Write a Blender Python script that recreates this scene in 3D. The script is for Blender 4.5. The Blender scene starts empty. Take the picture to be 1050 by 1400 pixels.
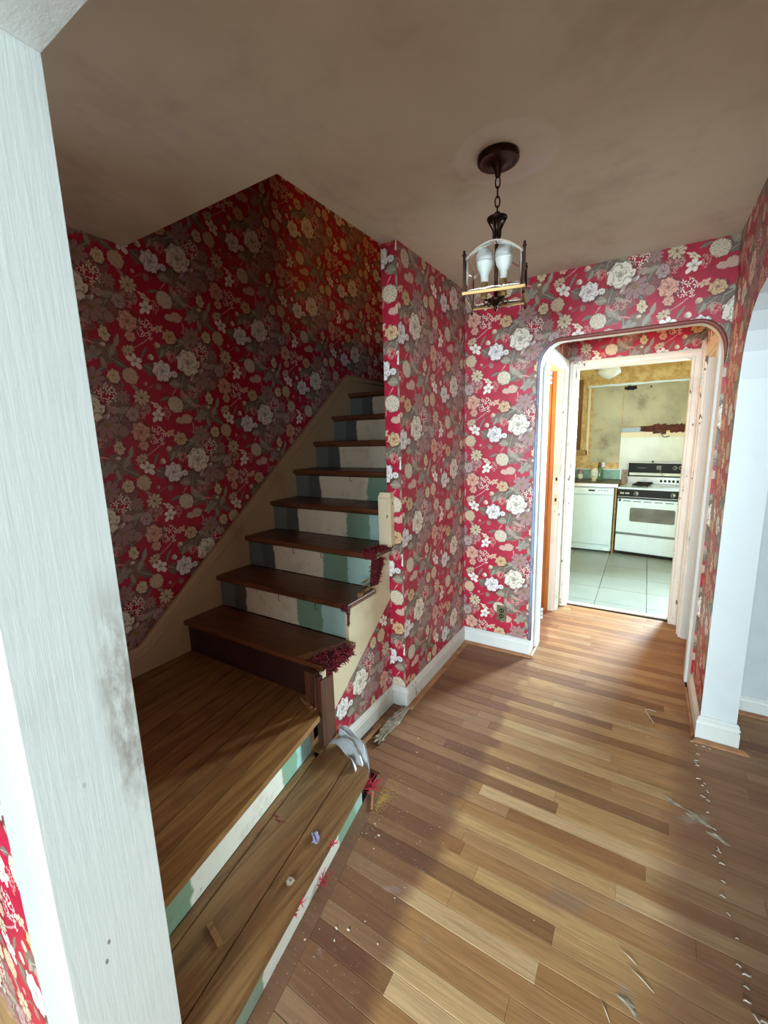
import bpy, bmesh, math, random
from mathutils import Vector, Matrix

random.seed(7)
SC = bpy.context.scene
COL = SC.collection
PI = math.pi

# ------------------------------------------------------------------ camera
cam_d = bpy.data.cameras.new('camera')
cam = bpy.data.objects.new('camera', cam_d)
COL.objects.link(cam)
R = Vector((0.85236546, 0.52219932, -0.02794647))
U = Vector((-0.0688216, 0.16498958, 0.98389127))
F = Vector((-0.51839822, 0.83671161, -0.17657001))
m = Matrix((R, U, -F)).transposed().to_4x4()
m.translation = Vector((0, 0, 1.5288))
cam.matrix_world = m
cam_d.sensor_fit = 'VERTICAL'
cam_d.sensor_height = 24.0
cam_d.lens = 581.466 / 1400 * 24.0
cam_d.clip_start = 0.02
SC.camera = cam

# ------------------------------------------------------------------ world, exposure, daylight
SC.view_settings.view_transform = 'Standard'
SC.view_settings.look = 'None'
SC.view_settings.gamma = 1.0
SC.view_settings.use_curve_mapping = False
SC.view_settings.exposure = 1.78
w = bpy.data.worlds.new('sky'); SC.world = w; w.use_nodes = True
w.node_tree.nodes['Background'].inputs[0].default_value = (0.75, 0.88, 1.0, 1)
w.node_tree.nodes['Background'].inputs[1].default_value = 0.06


def area(name, loc, target, sx, sy, power, color, spread=PI):
    d = bpy.data.lights.new(name, 'AREA')
    d.shape = 'RECTANGLE'; d.size = sx; d.size_y = sy; d.energy = power; d.color = color
    d.spread = spread
    o = bpy.data.objects.new(name, d); COL.objects.link(o)
    o.location = loc
    o.rotation_euler = (Vector(target) - Vector(loc)).to_track_quat('-Z', 'Y').to_euler()
    return o


def point(name, loc, power, color, r=0.05):
    d = bpy.data.lights.new(name, 'POINT'); d.energy = power; d.color = color; d.shadow_soft_size = r
    o = bpy.data.objects.new(name, d); COL.objects.link(o); o.location = loc
    return o


COOL = (0.74, 0.91, 1.0)
area('daylight_front_window', (0.05, -4.0, 1.60), (0.05, 0, 1.45), 1.9, 1.5, 56, COOL, 1.8)
area('daylight_side_window', (4.05, -1.9, 1.45), (0, -1.9, 1.35), 1.8, 1.4, 0.8, COOL)
area('living_room_bounce_fill', (2.5, -4.0, 1.60), (2.3, 0, 0.9), 2.0, 1.5, 32, COOL)  # unseen living room light, added so floor bounce lifts the hall ceiling
area('daylight_kitchen_window', (0.97, 6.36, 1.55), (-1.1, 1.4, 0.6), 0.66, 0.95, 38, (0.72, 0.94, 1.0), 1.3)
area('daylight_kitchen_side_window', (1.62, 4.75, 1.5), (0.0, 5.0, 0.9), 1.1, 1.2, 5, (0.74, 0.95, 1.0))
point('upstairs_warm_light', (-0.30, 3.25, 3.0), 3.5, (1.0, 0.50, 0.16), 0.10)  # unseen stand-in for warm window light from upstairs
point('cellar_stair_lamp', (-0.95, 3.30, 1.74), 6, (1.0, 0.60, 0.18), 0.06)

# ------------------------------------------------------------------ node helper
def lin(c):
    if isinstance(c, str):
        c = tuple(int(c[i:i + 2], 16) for i in (0, 2, 4))
    out = []
    for v in c:
        v = v / 255.0
        out.append(v / 12.92 if v <= 0.04045 else ((v + 0.055) / 1.055) ** 2.4)
    return (*out, 1.0)


class NT:
    """small wrapper: builds node graphs from expressions"""
    def __init__(s, tree): s.t = tree

    def n(s, typ, **kw):
        nd = s.t.nodes.new(typ)
        for k, v in kw.items(): setattr(nd, k, v)
        return nd

    def put(s, sock, v):
        if isinstance(v, X): s.t.links.new(v.s, sock)
        elif isinstance(v, bpy.types.NodeSocket): s.t.links.new(v, sock)
        elif v is not None: sock.default_value = v

    def math(s, op, a, b=None, c=None, clamp=False):
        nd = s.n('ShaderNodeMath', operation=op, use_clamp=clamp)
        for i, v in enumerate((a, b, c)):
            if v is not None: s.put(nd.inputs[i], v)
        return X(s, nd.outputs[0])

    def noise(s, vec, scale, detail=2.0, rough=0.5, dist=0.0, out='Fac'):
        nd = s.n('ShaderNodeTexNoise')
        s.put(nd.inputs['Vector'], vec)
        nd.inputs['Scale'].default_value = scale; nd.inputs['Detail'].default_value = detail
        nd.inputs['Roughness'].default_value = rough; nd.inputs['Distortion'].default_value = dist
        return X(s, nd.outputs[out])

    def voro(s, vec, scale, feature='F1', out='Distance', dims='3D', rnd=1.0):
        nd = s.n('ShaderNodeTexVoronoi', feature=feature, voronoi_dimensions=dims)
        s.put(nd.inputs['Vector'], vec); nd.inputs['Scale'].default_value = scale
        nd.inputs['Randomness'].default_value = rnd
        return X(s, nd.outputs[out])

    def mapping(s, vec, loc=(0, 0, 0), rot=(0, 0, 0), sc=(1, 1, 1), typ='POINT'):
        nd = s.n('ShaderNodeMapping', vector_type=typ)
        s.put(nd.inputs['Vector'], vec)
        nd.inputs['Location'].default_value = loc; nd.inputs['Rotation'].default_value = rot
        nd.inputs['Scale'].default_value = sc
        return X(s, nd.outputs[0])

    def sep(s, v):
        nd = s.n('ShaderNodeSeparateXYZ'); s.put(nd.inputs[0], v)
        return [X(s, o) for o in nd.outputs]

    def comb(s, x=0.0, y=0.0, z=0.0):
        nd = s.n('ShaderNodeCombineXYZ')
        for i, v in enumerate((x, y, z)): s.put(nd.inputs[i], v)
        return X(s, nd.outputs[0])

    def vlen(s, v):
        nd = s.n('ShaderNodeVectorMath', operation='LENGTH'); s.put(nd.inputs[0], v)
        return X(s, nd.outputs['Value'])

    def vmath(s, op, a, b):
        nd = s.n('ShaderNodeVectorMath', operation=op); s.put(nd.inputs[0], a); s.put(nd.inputs[1], b)
        return X(s, nd.outputs[0])

    def mixv(s, f, a, b):
        nd = s.n('ShaderNodeMix', data_type='VECTOR')
        s.put(nd.inputs[0], f); s.put(nd.inputs[4], a); s.put(nd.inputs[5], b)
        return X(s, nd.outputs[1])

    def mix(s, f, a, b, blend='MIX'):
        nd = s.n('ShaderNodeMix', data_type='RGBA', blend_type=blend)
        s.put(nd.inputs[0], f); s.put(nd.inputs[6], a); s.put(nd.inputs[7], b)
        return X(s, nd.outputs[2])

    def ss(s, v, a, b):           # smoothstep from a to b -> 0..1
        nd = s.n('ShaderNodeMapRange', interpolation_type='SMOOTHSTEP')
        s.put(nd.inputs[0], v); s.put(nd.inputs[1], a); s.put(nd.inputs[2], b)
        return X(s, nd.outputs[0])

    def ramp(s, f, stops, const=False):
        nd = s.n('ShaderNodeValToRGB')
        cr = nd.color_ramp
        if const: cr.interpolation = 'CONSTANT'
        while len(cr.elements) < len(stops): cr.elements.new(0.5)
        for e, (p, c) in zip(cr.elements, stops):
            e.position = p; e.color = c
        s.put(nd.inputs[0], f)
        return X(s, nd.outputs[0])


class X:
    def __init__(s, nt, sock): s.nt = nt; s.s = sock
    def _o(s, op, b): return s.nt.math(op, s, b)
    def __add__(s, b): return s._o('ADD', b)
    def __radd__(s, b): return s._o('ADD', b)
    def __mul__(s, b): return s._o('MULTIPLY', b)
    def __rmul__(s, b): return s._o('MULTIPLY', b)
    def __sub__(s, b): return s._o('SUBTRACT', b)
    def __rsub__(s, b): return s.nt.math('SUBTRACT', b, s)
    def __truediv__(s, b): return s._o('DIVIDE', b)


def new_mat(name):
    mt = bpy.data.materials.new(name); mt.use_nodes = True
    nt = NT(mt.node_tree)
    b = mt.node_tree.nodes['Principled BSDF']
    return mt, nt, b


def bump(nt, b, h, strength=0.3, dist=0.002):
    nd = nt.n('ShaderNodeBump'); nd.inputs['Strength'].default_value = strength; nd.inputs['Distance'].default_value = dist
    nt.put(nd.inputs['Height'], h); nt.t.links.new(nd.outputs[0], b.inputs['Normal'])


def pos(nt, scale=None):
    g = nt.n('ShaderNodeNewGeometry')
    return X(nt, g.outputs['Position'])


def objc(nt):
    return X(nt, nt.n('ShaderNodeTexCoord').outputs['Object'])


def simple(name, c, rough=0.5, metal=0.0, var=0.12, nscale=8.0, spec=0.5, bumpy=0.0, c2=None):
    mt, nt, b = new_mat(name)
    p = objc(nt)
    f = nt.noise(p, nscale, 4.0)
    base = lin(c)
    if c2 is None: c2_ = tuple(v * (1 - var * 2) for v in base[:3]) + (1,)
    else: c2_ = lin(c2)
    nt.put(b.inputs['Base Color'], nt.mix(nt.ss(f, 0.35, 0.75), base, c2_))
    b.inputs['Roughness'].default_value = rough; b.inputs['Metallic'].default_value = metal
    b.inputs['Specular IOR Level'].default_value = spec
    if bumpy: bump(nt, b, nt.noise(p, nscale * 4, 3.0), bumpy)
    return mt


def painted(name, c, dirt, rough=0.42, brush=(60, 60, 5), chips=0.0, chipc='6b5a4a', dirt_amt=0.5, stain=None, bmp=0.25):
    """brushed gloss paint with dirt and chips"""
    mt, nt, b = new_mat(name)
    p = pos(nt)
    br = nt.noise(nt.mapping(p, sc=brush), 1.0, 4.0, 0.6)
    d = nt.ss(nt.noise(p, 3.5, 6.0, 0.65), 0.52, 0.78)
    col = nt.mix(d * dirt_amt, lin(c), lin(dirt))
    if stain: col = stain(nt, p, col)
    if chips > 0:
        ch = nt.noise(nt.mapping(p, sc=(1, 1, 0.35)), 38.0, 3.0, 0.6)
        big = nt.noise(p, 5.0, 2.0)
        mk = nt.ss(ch + big * 0.5, 1.02 - chips, 1.04 - chips)
        col = nt.mix(mk, col, lin(chipc))
        h = br - mk * 2.0
    else: h = br
    nt.put(b.inputs['Base Color'], col)
    b.inputs['Roughness'].default_value = rough
    bump(nt, b, h, bmp, 0.0018)
    return mt


# ------------------------------------------------------------------ floral wallpaper (node group)
AX, AZ, BZ = 0.528, 0.2605, 0.521          # half-drop lattice of the print


def build_floral():
    g = bpy.data.node_groups.new('floral_print', 'ShaderNodeTree')
    g.interface.new_socket('S', in_out='INPUT', socket_type='NodeSocketFloat')
    g.interface.new_socket('Z', in_out='INPUT', socket_type='NodeSocketFloat')
    g.interface.new_socket('Color', in_out='OUTPUT', socket_type='NodeSocketColor')
    nt = NT(g)
    gi = nt.n('NodeGroupInput'); go = nt.n('NodeGroupOutput')
    s = X(nt, gi.outputs['S']); z = X(nt, gi.outputs['Z'])
    u = (s + 0.2) * (1 / AX)
    k = nt.math('FLOOR', u)
    ux = (u - k) * AX - 0.2
    v = (z - k * AZ + 0.35) * (1 / BZ)
    vz = (v - nt.math('FLOOR', v)) * BZ - 0.35
    P0 = nt.comb(ux, vz, 0.0)
    # slight hand-drawn wobble
    wob = nt.noise(P0, 34.0, 2.0, 0.5, out='Color')
    P = nt.vmath('ADD', P0, nt.vmath('MULTIPLY', nt.vmath('SUBTRACT', wob, (0.5, 0.5, 0.5)), (0.015, 0.015, 0.0)))

    def conv(X_, Y_): return ((X_ - 405) * 0.000565, -(Y_ - 305) * 0.00056)
    K = 0.00056 * 1.06
    # class: list of (x, y, rx, ry, rotdeg, code) in drawing units
    rose = [(405, 300, 95, 95, 0, 0), (675, 195, 128, 122, 20, 1), (140, 850, 85, 88, 40, 3), (88, 700, 58, 66, 0, 4),
            (510, 915, 74, 66, 10, 5), (905, 850, 55, 60, 0, 6), (875, 520, 46, 62, 15, 6), (520, 318, 36, 34, 0, 0), (150, 40 + 930, 48, 44, 0, 3)]
    daisy = [(185, 548, 72, 68, 10, 1), (735, 880, 98, 92, 0, 4), (800, 330, 120, 112, 0, 4), (120, 150, 62, 36, 25, 2), (960, 90, 60, 55, 20, 4)]
    lily = [(165, 240, 80, 80, 100, 0), (318, 702, 82, 72, 20, 0), (315, 618, 66, 30, 150, 2), (862, 200, 74, 34, 20, 4), (770, 690, 80, 70, 30, 7), (410, 865, 58, 40, 45, 3)]
    thist = [(500, 598, 82, 80, 0, 1), (110, 370, 68, 72, 0, 2), (600, 728, 66, 46, 8, 3), (530, 742, 48, 34, 0, 3), (930, 380, 45, 50, 0, 4)]
    flor = [(822, 75, 86, 100, 0, 0), (282, 885, 82, 92, 30, 0), (170, 655, 74, 80, 0, 3), (505, 160, 44, 60, 60, 3), (405, 680, 36, 56, 0, 3), (700, 470, 90, 48, 20, 3), (830, 1010 - 930, 20, 20, 0, 0)]
    pet = [(790, 262, 52, 21, 25, 0), (703, 335, 46, 17, 70, 0), (310, 190, 30, 28, 0, 1), (380, 80, 30, 26, 20, 2), (352, 448, 24, 28, 0, 4), (238, 425, 18, 20, 0, 3), (720, 590, 74, 7, -15, 3), (230, 90, 92, 6, 35, 3), (600, 490, 50, 7, -65, 3), (495, 485, 44, 6, 50, 3), (300, 440, 74, 5, 30, 7), (660, 800, 8, 40, 0, 3), (850, 610, 24, 18, 40, 2)]
    leaf = [(460, 105, 84, 36, 35, 0), (420, 140, 70, 26, 60, 1), (285, 285, 58, 34, -30, 0), (518, 405, 60, 52, 0, 1), (600, 370, 74, 42, 75, 0), (640, 555, 92, 46, -40, 1), (620, 600, 74, 34, 35, 0),
            (590, 520, 64, 34, 110, 1), (760, 700, 84, 42, 20, 1), (735, 660, 64, 34, 100, 0), (600, 975, 96, 50, 30, 0), (690, 985, 84, 46, 110, 1), (560, 1010, 72, 36, 70, 0), (640, 940, 70, 40, 0, 1), (130, 160, 74, 28, 40, 1), (250, 160, 60, 20, 60, 0),
            (900, 300, 84, 46, 60, 0), (940, 200, 70, 40, 20, 1), (860, 440, 70, 40, -60, 0), (920, 640, 70, 36, 60, 1), (960, 740, 84, 40, -30, 0), (30 + 935, 560, 60, 34, 70, 1), (700, 430, 70, 30, -20, 1), (480, 130, 60, 26, 100, 1), (400, 545, 56, 26, 20, 0), (820, 800, 70, 36, 40, 0), (140, 470, 50, 20, -40, 1), (840, 760, 60, 30, 100, 1)]

    bush = [(620, 985, 150, 85, 25, 0), (600, 385, 150, 85, -15, 0), (850, 330, 130, 130, 0, 1), (640, 570, 125, 85, 20, 0), (85, 760, 75, 110, 0, 1), (860, 660, 120, 90, -30, 0),
            (880, 930, 110, 85, 20, 1), (440, 110, 90, 60, 30, 0), (930, 170, 90, 100, 0, 0), (300, 300, 70, 60, 0, 0), (720, 470, 110, 60, 0, 1), (180, 640, 80, 70, 0, 1)]

    def chain(elems, start):
        cur = None; best = None
        lst = []
        for (x, y, rx, ry, rot, code) in elems:
            cx, cz = conv(x, y); rx *= K; ry *= K
            rr = max(rx, ry) * 1.08
            for i in (-1, 0, 1):
                for j in (-1, 0, 1):
                    px = cx + i * AX; pz = cz + i * AZ + j * BZ
                    if -0.2 - rr < px < 0.328 + rr and -0.35 - rr < pz < 0.171 + rr:
                        lst.append((px, pz, rx, ry, rot, code))
        def after(v):          # keeps the evaluation sequential (the value itself is unchanged)
            nd = nt.n('ShaderNodeVectorMath', operation='MULTIPLY_ADD')
            nt.put(nd.inputs[0], v); nd.inputs[1].default_value = (1e-9, 1e-9, 1e-9); nt.put(nd.inputs[2], P)
            return X(nt, nd.outputs[0])
        for (px, pz, rx, ry, rot, code) in lst:
            q = nt.mapping(after(cur if cur is not None else start), loc=(px, pz, -0.004 * (code + 1)), rot=(0, 0, math.radians(rot)), sc=(rx, ry, 1.0), typ='TEXTURE')
            l = nt.vlen(q)
            if cur is None: cur, best = q, l
            else:
                f = nt.math('LESS_THAN', l, best)
                cur = nt.mixv(f, cur, q); best = nt.math('MINIMUM', l, best)
        x, y, zc = nt.sep(cur)
        code = zc * (1 / 0.004) - 1.0
        th = nt.math('ARCTAN2', y, x)
        return cur, x, y, best, th, code

    def crampf(code, cols):
        n = len(cols)
        return nt.ramp((code + 0.5) * (1.0 / n), [(i / n, lin(c)) for i, c in enumerate(cols)], True)

    red = nt.mix(nt.ss(nt.noise(P0, 16.0, 3.0), 0.3, 0.8), lin('c01f40'), lin('aa1a38'))
    # dusky shadow foliage printed behind the bouquets
    sh = nt.noise(P0, 7.0, 3.0, 0.6)
    red = nt.mix(nt.ss(sh, 0.55, 0.75) * 0.55, red, lin('7b3640'))
    c, x, y, r, th, code = chain(bush, red)
    st = nt.noise(nt.comb(th * 3.2, r * 1.2, code), 2.6, 3.0, 0.6)
    mk = nt.ss(0.55 + st * 0.75 - r, 0.0, 0.10)
    st2 = nt.noise(nt.comb(th * 9.0, r * 2.0, code), 2.0, 3.0, 0.6)
    fc = nt.mix(nt.ss(st2, 0.36, 0.62), crampf(code, ('5d4a44', '7a4248')), crampf(code, ('938674', 'a07a74')))
    red = nt.mix(mk * 0.9, red, fc)
    # leaves
    c, x, y, r, th, code = chain(leaf, red)
    wv = nt.math('ABSOLUTE', y) + nt.math('SINE', x * 17.0) * 0.05
    body = (1.0 - x * x) * 0.72
    mk = nt.ss(body - wv, -0.02, 0.10) * nt.math('LESS_THAN', r, 1.05)
    vein = nt.ss(nt.math('ABSOLUTE', y), 0.02, 0.10)
    side = nt.math('SINE', (x + nt.math('ABSOLUTE', y) * -0.8) * 22.0) * 0.5 + 0.5
    lv = nt.mix(side * 0.5, crampf(code, ('7d7468', '96907e')), crampf(code, ('5e574f', 'b4ac98')))
    lv = nt.mix(vein, lin('c4b9a4'), lv)
    out = nt.mix(mk, red, lv)
    # florets
    c, x, y, r, th, code = chain(flor, out)
    vn = nt.n('ShaderNodeTexVoronoi', voronoi_dimensions='2D')
    nt.put(vn.inputs['Vector'], c); vn.inputs['Scale'].default_value = 1.7; vn.inputs['Randomness'].default_value = 0.6
    dv = nt.vmath('SUBTRACT', c, vn.outputs['Position'])
    dx, dy, _ = nt.sep(dv)
    dr = nt.math('SQRT', dx * dx + dy * dy); dth = nt.math('ARCTAN2', dy, dx)
    pl = 0.20 + 0.13 * nt.math('COSINE', dth * 5.0 + x * 2.0)
    mk = nt.ss(pl - dr, 0.0, 0.04) * nt.math('LESS_THAN', r, 1.0)
    fc = nt.mix(nt.ss(dr, 0.03, 0.14), lin('b98b62'), crampf(code, ('f6ecdf', 'f3ead2', 'eedcc0', 'e3a9a2')))
    out = nt.mix(mk, out, fc)
    # daisies and dahlias
    c, x, y, r, th, code = chain(daisy, out)
    pc = nt.math('ABSOLUTE', nt.math('COSINE', th * 4.5))
    out = nt.mix(nt.ss(1.1 - r, 0.0, 0.25) * 0.4, out, lin('5a2228'))
    pl = 0.5 + 0.5 * nt.math('POWER', pc, 0.45)
    mk = nt.ss(pl - r, 0.0, 0.07)
    val = nt.ss(pc, 0.1, 0.8) * 0.55 + 0.45
    st = nt.noise(nt.comb(th * 6.0, r * 1.4, code), 3.0, 2.0)
    base = crampf(code, ('f4e9db', 'efe2bd', 'ecd6b4', 'd9a596', 'b48f8d', 'd9a873'))
    fc = nt.mix(val * nt.ss(st, 0.2, 0.62), lin('8d6660'), base)
    fc = nt.mix(nt.ss(r, 0.14, 0.26), lin('8f7a50'), fc)
    out = nt.mix(mk, out, fc)
    # thistles
    c, x, y, r, th, code = chain(thist, out)
    nn = nt.noise(nt.comb(th * 5.0, r * 0.8, code), 2.2, 3.0, 0.7)
    out = nt.mix(nt.ss(1.14 - r, 0.0, 0.25) * 0.45, out, lin('5a1a26'))
    mk = nt.ss(0.52 + nn * 0.80 - r, 0.0, 0.05)
    fc = nt.mix(nt.ss(nt.noise(nt.comb(th * 7.0, r * 3.0, code), 2.4, 3.0), 0.34, 0.58), lin('a58a70'), crampf(code, ('f6ecdf', 'f3ead2', 'ecd2b0', 'ecc2b4', 'a8857f')))
    out = nt.mix(mk, out, fc)
    # petals, buds and stems
    c, x, y, r, th, code = chain(pet, out)
    mk = nt.ss(1.0 - r, 0.0, 0.14)
    fc = nt.mix(nt.ss(x + y * 0.4, -0.9, 0.3), lin('a98879'), crampf(code, ('f6ecdf', 'f3ead2', 'ecd2b0', 'df9b9b', '9c7a72', 'd0a060', 'e0c080', '8a5a58')))
    out = nt.mix(mk, out, fc)
    # lilies
    c, x, y, r, th, code = chain(lily, out)
    pc = nt.math('ABSOLUTE', nt.math('COSINE', th * 2.5 + 0.4))
    pl = 0.34 + 0.66 * nt.math('POWER', pc, 0.75) * (0.75 + 0.25 * nt.math('SINE', th * 2.0 + code))
    mk = nt.ss(pl - r, 0.0, 0.07)
    fc = nt.mix(nt.ss(r + pc * 0.2, 0.10, 0.48), lin('9a8a74'), crampf(code, ('fbf5ea', 'f3ead2', 'efdfc2', 'e8bda2', 'c3a098', 'd0a060', 'e0c080', '9d968a')))
    out = nt.mix(mk, out, fc)
    # roses and peonies
    c, x, y, r, th, code = chain(rose, out)
    nn = nt.noise(c, 2.2, 2.0)
    out = nt.mix(nt.ss(1.20 - nt.math('SQRT', (x - 0.06) * (x - 0.06) + (y + 0.10) * (y + 0.10)), 0.0, 0.3) * 0.6, out, lin('4c2a2a'))
    e = 0.90 + 0.085 * nt.math('SINE', th * 7.0 + nn * 7.0)
    mk = nt.ss(e - r, 0.0, 0.05)
    t = r * 2.7 + 0.45 * nt.math('SINE', th * 3.0 + r * 5.0 + nn * 5.0) + nn * 0.9
    f = t - nt.math('FLOOR', t)
    val = nt.ss(f, 0.0, 0.38) * (1.0 - nt.ss(f, 0.92, 1.0) * 0.7)
    val = val * nt.ss(r, 0.05, 0.34)
    base = crampf(code, ('f7f1ec', 'f5eedd', 'eedfc6', 'eab39d', 'c4aaa6', 'e0bf92', 'e6d6b0'))
    dark = crampf(code, ('a9a0a8', 'aa9f88', 'b09878', 'a86c5e', '85686a', '9c6c50', 'a08c66'))
    fc = nt.mix(val, dark, base)
    out = nt.mix(mk, out, fc)
    nt.put(go.inputs['Color'], out)
    return g


FLORAL = build_floral()


def wallpaper(name, axis, sign, s0, z0, fade=0.0):
    """axis/sign: world axis that runs rightwards along the paper; (s0,z0) is where a big rose sits"""
    mt, nt, b = new_mat(name)
    p = pos(nt); x, y, z = nt.sep(p)
    a = {'x': x, 'y': y}[axis]
    gn = nt.n('ShaderNodeGroup'); gn.node_tree = FLORAL
    nt.put(gn.inputs['S'], (a - s0) * sign)
    nt.put(gn.inputs['Z'], z - z0)
    col = X(nt, gn.outputs[0])
    age = nt.noise(p, 2.2, 4.0, 0.6)
    col = nt.mix(nt.ss(age, 0.45, 0.85) * 0.22, col, lin('7a5a4c'))
    hand = nt.noise(p, 170.0, 3.0, 0.65)
    col = nt.mix(nt.ss(hand, 0.42, 0.70) * 0.38, col, nt.mix(1.0, col, (0.52, 0.46, 0.46, 1), 'MULTIPLY'))
    if fade: col = nt.mix(fade, col, lin('a86a60'))
    nt.put(b.inputs['Base Color'], col)
    b.inputs['Roughness'].default_value = 0.42
    b.inputs['Specular IOR Level'].default_value = 0.45
    bump(nt, b, nt.noise(p, 120.0, 2.0), 0.08, 0.001)
    return mt


M = {}
M['paper_x'] = wallpaper('wallpaper_back', 'x', 1, -0.873, 2.035)
M['paper_end'] = wallpaper('wallpaper_wall_end', 'x', 1, -1.18, 1.33)
M['paper_stair'] = wallpaper('wallpaper_stair_side', 'y', 1, 1.951, 2.024)
M['paper_low'] = wallpaper('wallpaper_under_stairs', 'y', 1, 1.46, 0.235)
M['paper_left'] = wallpaper('wallpaper_left', 'y', 1, 1.359, 1.365)
M['paper_right'] = wallpaper('wallpaper_right', 'y', -1, 2.55, 2.1)
M['paper_room'] = wallpaper('wallpaper_front_room', 'x', 1, -1.10, 0.30)


def ceil_mat():
    mt, nt, b = new_mat('aged_ceiling_plaster')
    p = pos(nt); x, y, z = nt.sep(p)
    col = nt.mix(nt.ss(nt.noise(p, 1.3, 5.0, 0.6), 0.35, 0.75), lin('e2e0cc'), lin('cfcab4'))
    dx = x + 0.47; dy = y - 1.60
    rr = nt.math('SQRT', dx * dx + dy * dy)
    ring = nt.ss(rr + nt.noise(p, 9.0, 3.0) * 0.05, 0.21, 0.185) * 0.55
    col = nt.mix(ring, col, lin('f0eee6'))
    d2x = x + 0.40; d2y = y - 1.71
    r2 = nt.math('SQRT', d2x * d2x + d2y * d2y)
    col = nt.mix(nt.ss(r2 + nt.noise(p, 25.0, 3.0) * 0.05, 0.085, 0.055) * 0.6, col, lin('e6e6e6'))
    soot = nt.ss(nt.noise(p, 2.6, 4.0, 0.7), 0.50, 0.72)
    col = nt.mix(soot * 0.16, col, lin('8a7464'))
    # pale scuffs along the stair wall
    sc = nt.ss(nt.noise(nt.mapping(p, sc=(5, 2, 1)), 3.0, 4.0), 0.53, 0.68) * nt.ss(x, -0.72, -1.05)
    col = nt.mix(sc * 0.5, col, lin('cfc8c0'))
    nt.put(b.inputs['Base Color'], col); b.inputs['Roughness'].default_value = 0.75
    bump(nt, b, nt.noise(p, 14.0, 4.0), 0.12, 0.004)
    return mt


M['ceiling'] = ceil_mat()
M['white'] = painted('white_gloss_paint', 'd8d9d5', 'b0aaa0', 0.4, chips=0.0, dirt_amt=0.15)
M['white_old'] = painted('chipped_white_paint', 'e2ddd2', '9c9080', 0.45, chips=0.10, chipc='6a5646')
M['white_dirty'] = painted('dirty_white_baseboard_paint', 'd8d4ca', '8a8072', 0.45, chips=0.05, chipc='7a6a58', dirt_amt=0.7)
M['cream'] = painted('cream_stringer_paint', 'dbcaa8', 'b39a78', 0.5, chips=0.03, chipc='6a4a36')
M['stringer_dark'] = painted('aged_cream_stringer_paint', 'b89a78', '8c6c50', 0.5)
M['plain_white'] = simple('plain_white_wall', 'c4caca', 0.6, var=0.03)
M['plain_far'] = simple('plain_room_wall', '8a7a6c', 0.7, var=0.05)
M['reveal'] = painted('cool_white_reveal_paint', 'd2d8d8', 'a4a8a4', 0.45, dirt_amt=0.15, bmp=0.1)
M['low_bounce'] = simple('low_bounce_surface', '54392c', 0.6, var=0.1)  # unseen room surfaces kept dark to cut bounced light


def jamb_stain(nt, p, col):
    x, y, z = nt.sep(p)
    n = nt.noise(nt.mapping(p, sc=(8, 8, 3)), 3.0, 5.0, 0.7)
    band = nt.ss(y + nt.noise(p, 6.0) * 0.06, 0.325, 0.365) * nt.ss(z, 0.75, 0.95) * nt.ss(z, 1.35, 1.15)
    col = nt.mix(band * nt.ss(n, 0.35, 0.65) * 0.75, col, lin('8b8274'))
    # two nail dents
    for (yy, zz) in ((0.262, 0.62), (0.254, 0.585), (0.262, 1.90), (0.266, 0.95)):
        dy = (y - yy) * 1.0; dz = (z - zz) * 0.55
        rr = nt.math('SQRT', dy * dy + dz * dz)
        col = nt.mix(nt.ss(rr + n * 0.003, 0.0055, 0.0035) * (0.8 if zz != 0.95 else 0.3), col, lin('6a6258'))
    return col


M['jamb'] = painted('brushed_white_jamb_paint', 'dfe4e0', 'c2c4be', 0.38, brush=(60, 120, 7), stain=jamb_stain, dirt_amt=0.4, bmp=0.28)
M['casing'] = painted('glossy_white_casing_paint', 'b9c0be', 'a8aaa4', 0.35)
M['shoe'] = simple('stained_shoe_moulding_wood', 'ab7850', 0.45, c2='7d5234', nscale=14)


def wood(name, c1, c2, axis='x', rough=0.4, scale=1.0, worn=None, wornf=0.0):
    mt, nt, b = new_mat(name)
    p = pos(nt)
    rn = X(nt, nt.n('ShaderNodeObjectInfo').outputs['Random'])
    p = nt.vmath('ADD', p, nt.comb(rn * 7.0, rn * 5.0, rn * 3.0))
    sc = {'x': (1.2, 22, 22), 'y': (22, 1.2, 22), 'z': (22, 22, 1.2)}[axis]
    q = nt.mapping(p, sc=tuple(v * scale for v in sc))
    g = nt.noise(q, 1.6, 5.0, 0.62, 0.8)
    g2 = nt.noise(q, 6.0, 3.0, 0.7)
    col = nt.mix(nt.ss(g * 0.75 + g2 * 0.25, 0.36, 0.66), lin(c1), lin(c2))
    if worn:
        wn = nt.ss(nt.noise(p, 5.0, 5.0, 0.65), 0.48, 0.66)
        col = nt.mix(wn * wornf, col, lin(worn))
    col = nt.mix(rn * 0.35, col, nt.mix(1.0, col, (0.6, 0.56, 0.52, 1), 'MULTIPLY'))
    nt.put(b.inputs['Base Color'], col)
    nt.put(b.inputs['Roughness'], nt.noise(p, 7.0, 3.0) * 0.3 + (rough - 0.15))
    bump(nt, b, g2, 0.15, 0.001)
    return mt


M['tread'] = wood('stripped_tread_wood', '6b3d22', '4a2716', 'x', 0.42, worn='825236', wornf=0.35)
M['step'] = wood('bare_step_wood', '9c7448', '6e4c2e', 'y', 0.5, worn='8a5a34', wornf=0.5)
M['landing'] = wood('landing_board_wood', '8e6438', '664122', 'y', 0.42, worn='5b361c', wornf=0.4)
M['landing_edge'] = wood('nosing_wood_with_highlight', 'a87a48', '80582e', 'y', 0.45, worn='6b4526', wornf=0.3)  # nosing board lightened to paint in its edge highlight
M['newel'] = wood('newel_wood', '6a3f26', '452616', 'z', 0.5)
M['dark_riser'] = simple('dark_unpainted_riser', '3c1a14', 0.6, var=0.2)
M['scrap_wood'] = wood('raw_wood', 'a87c4c', '7c5430', 'y', 0.6)


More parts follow.
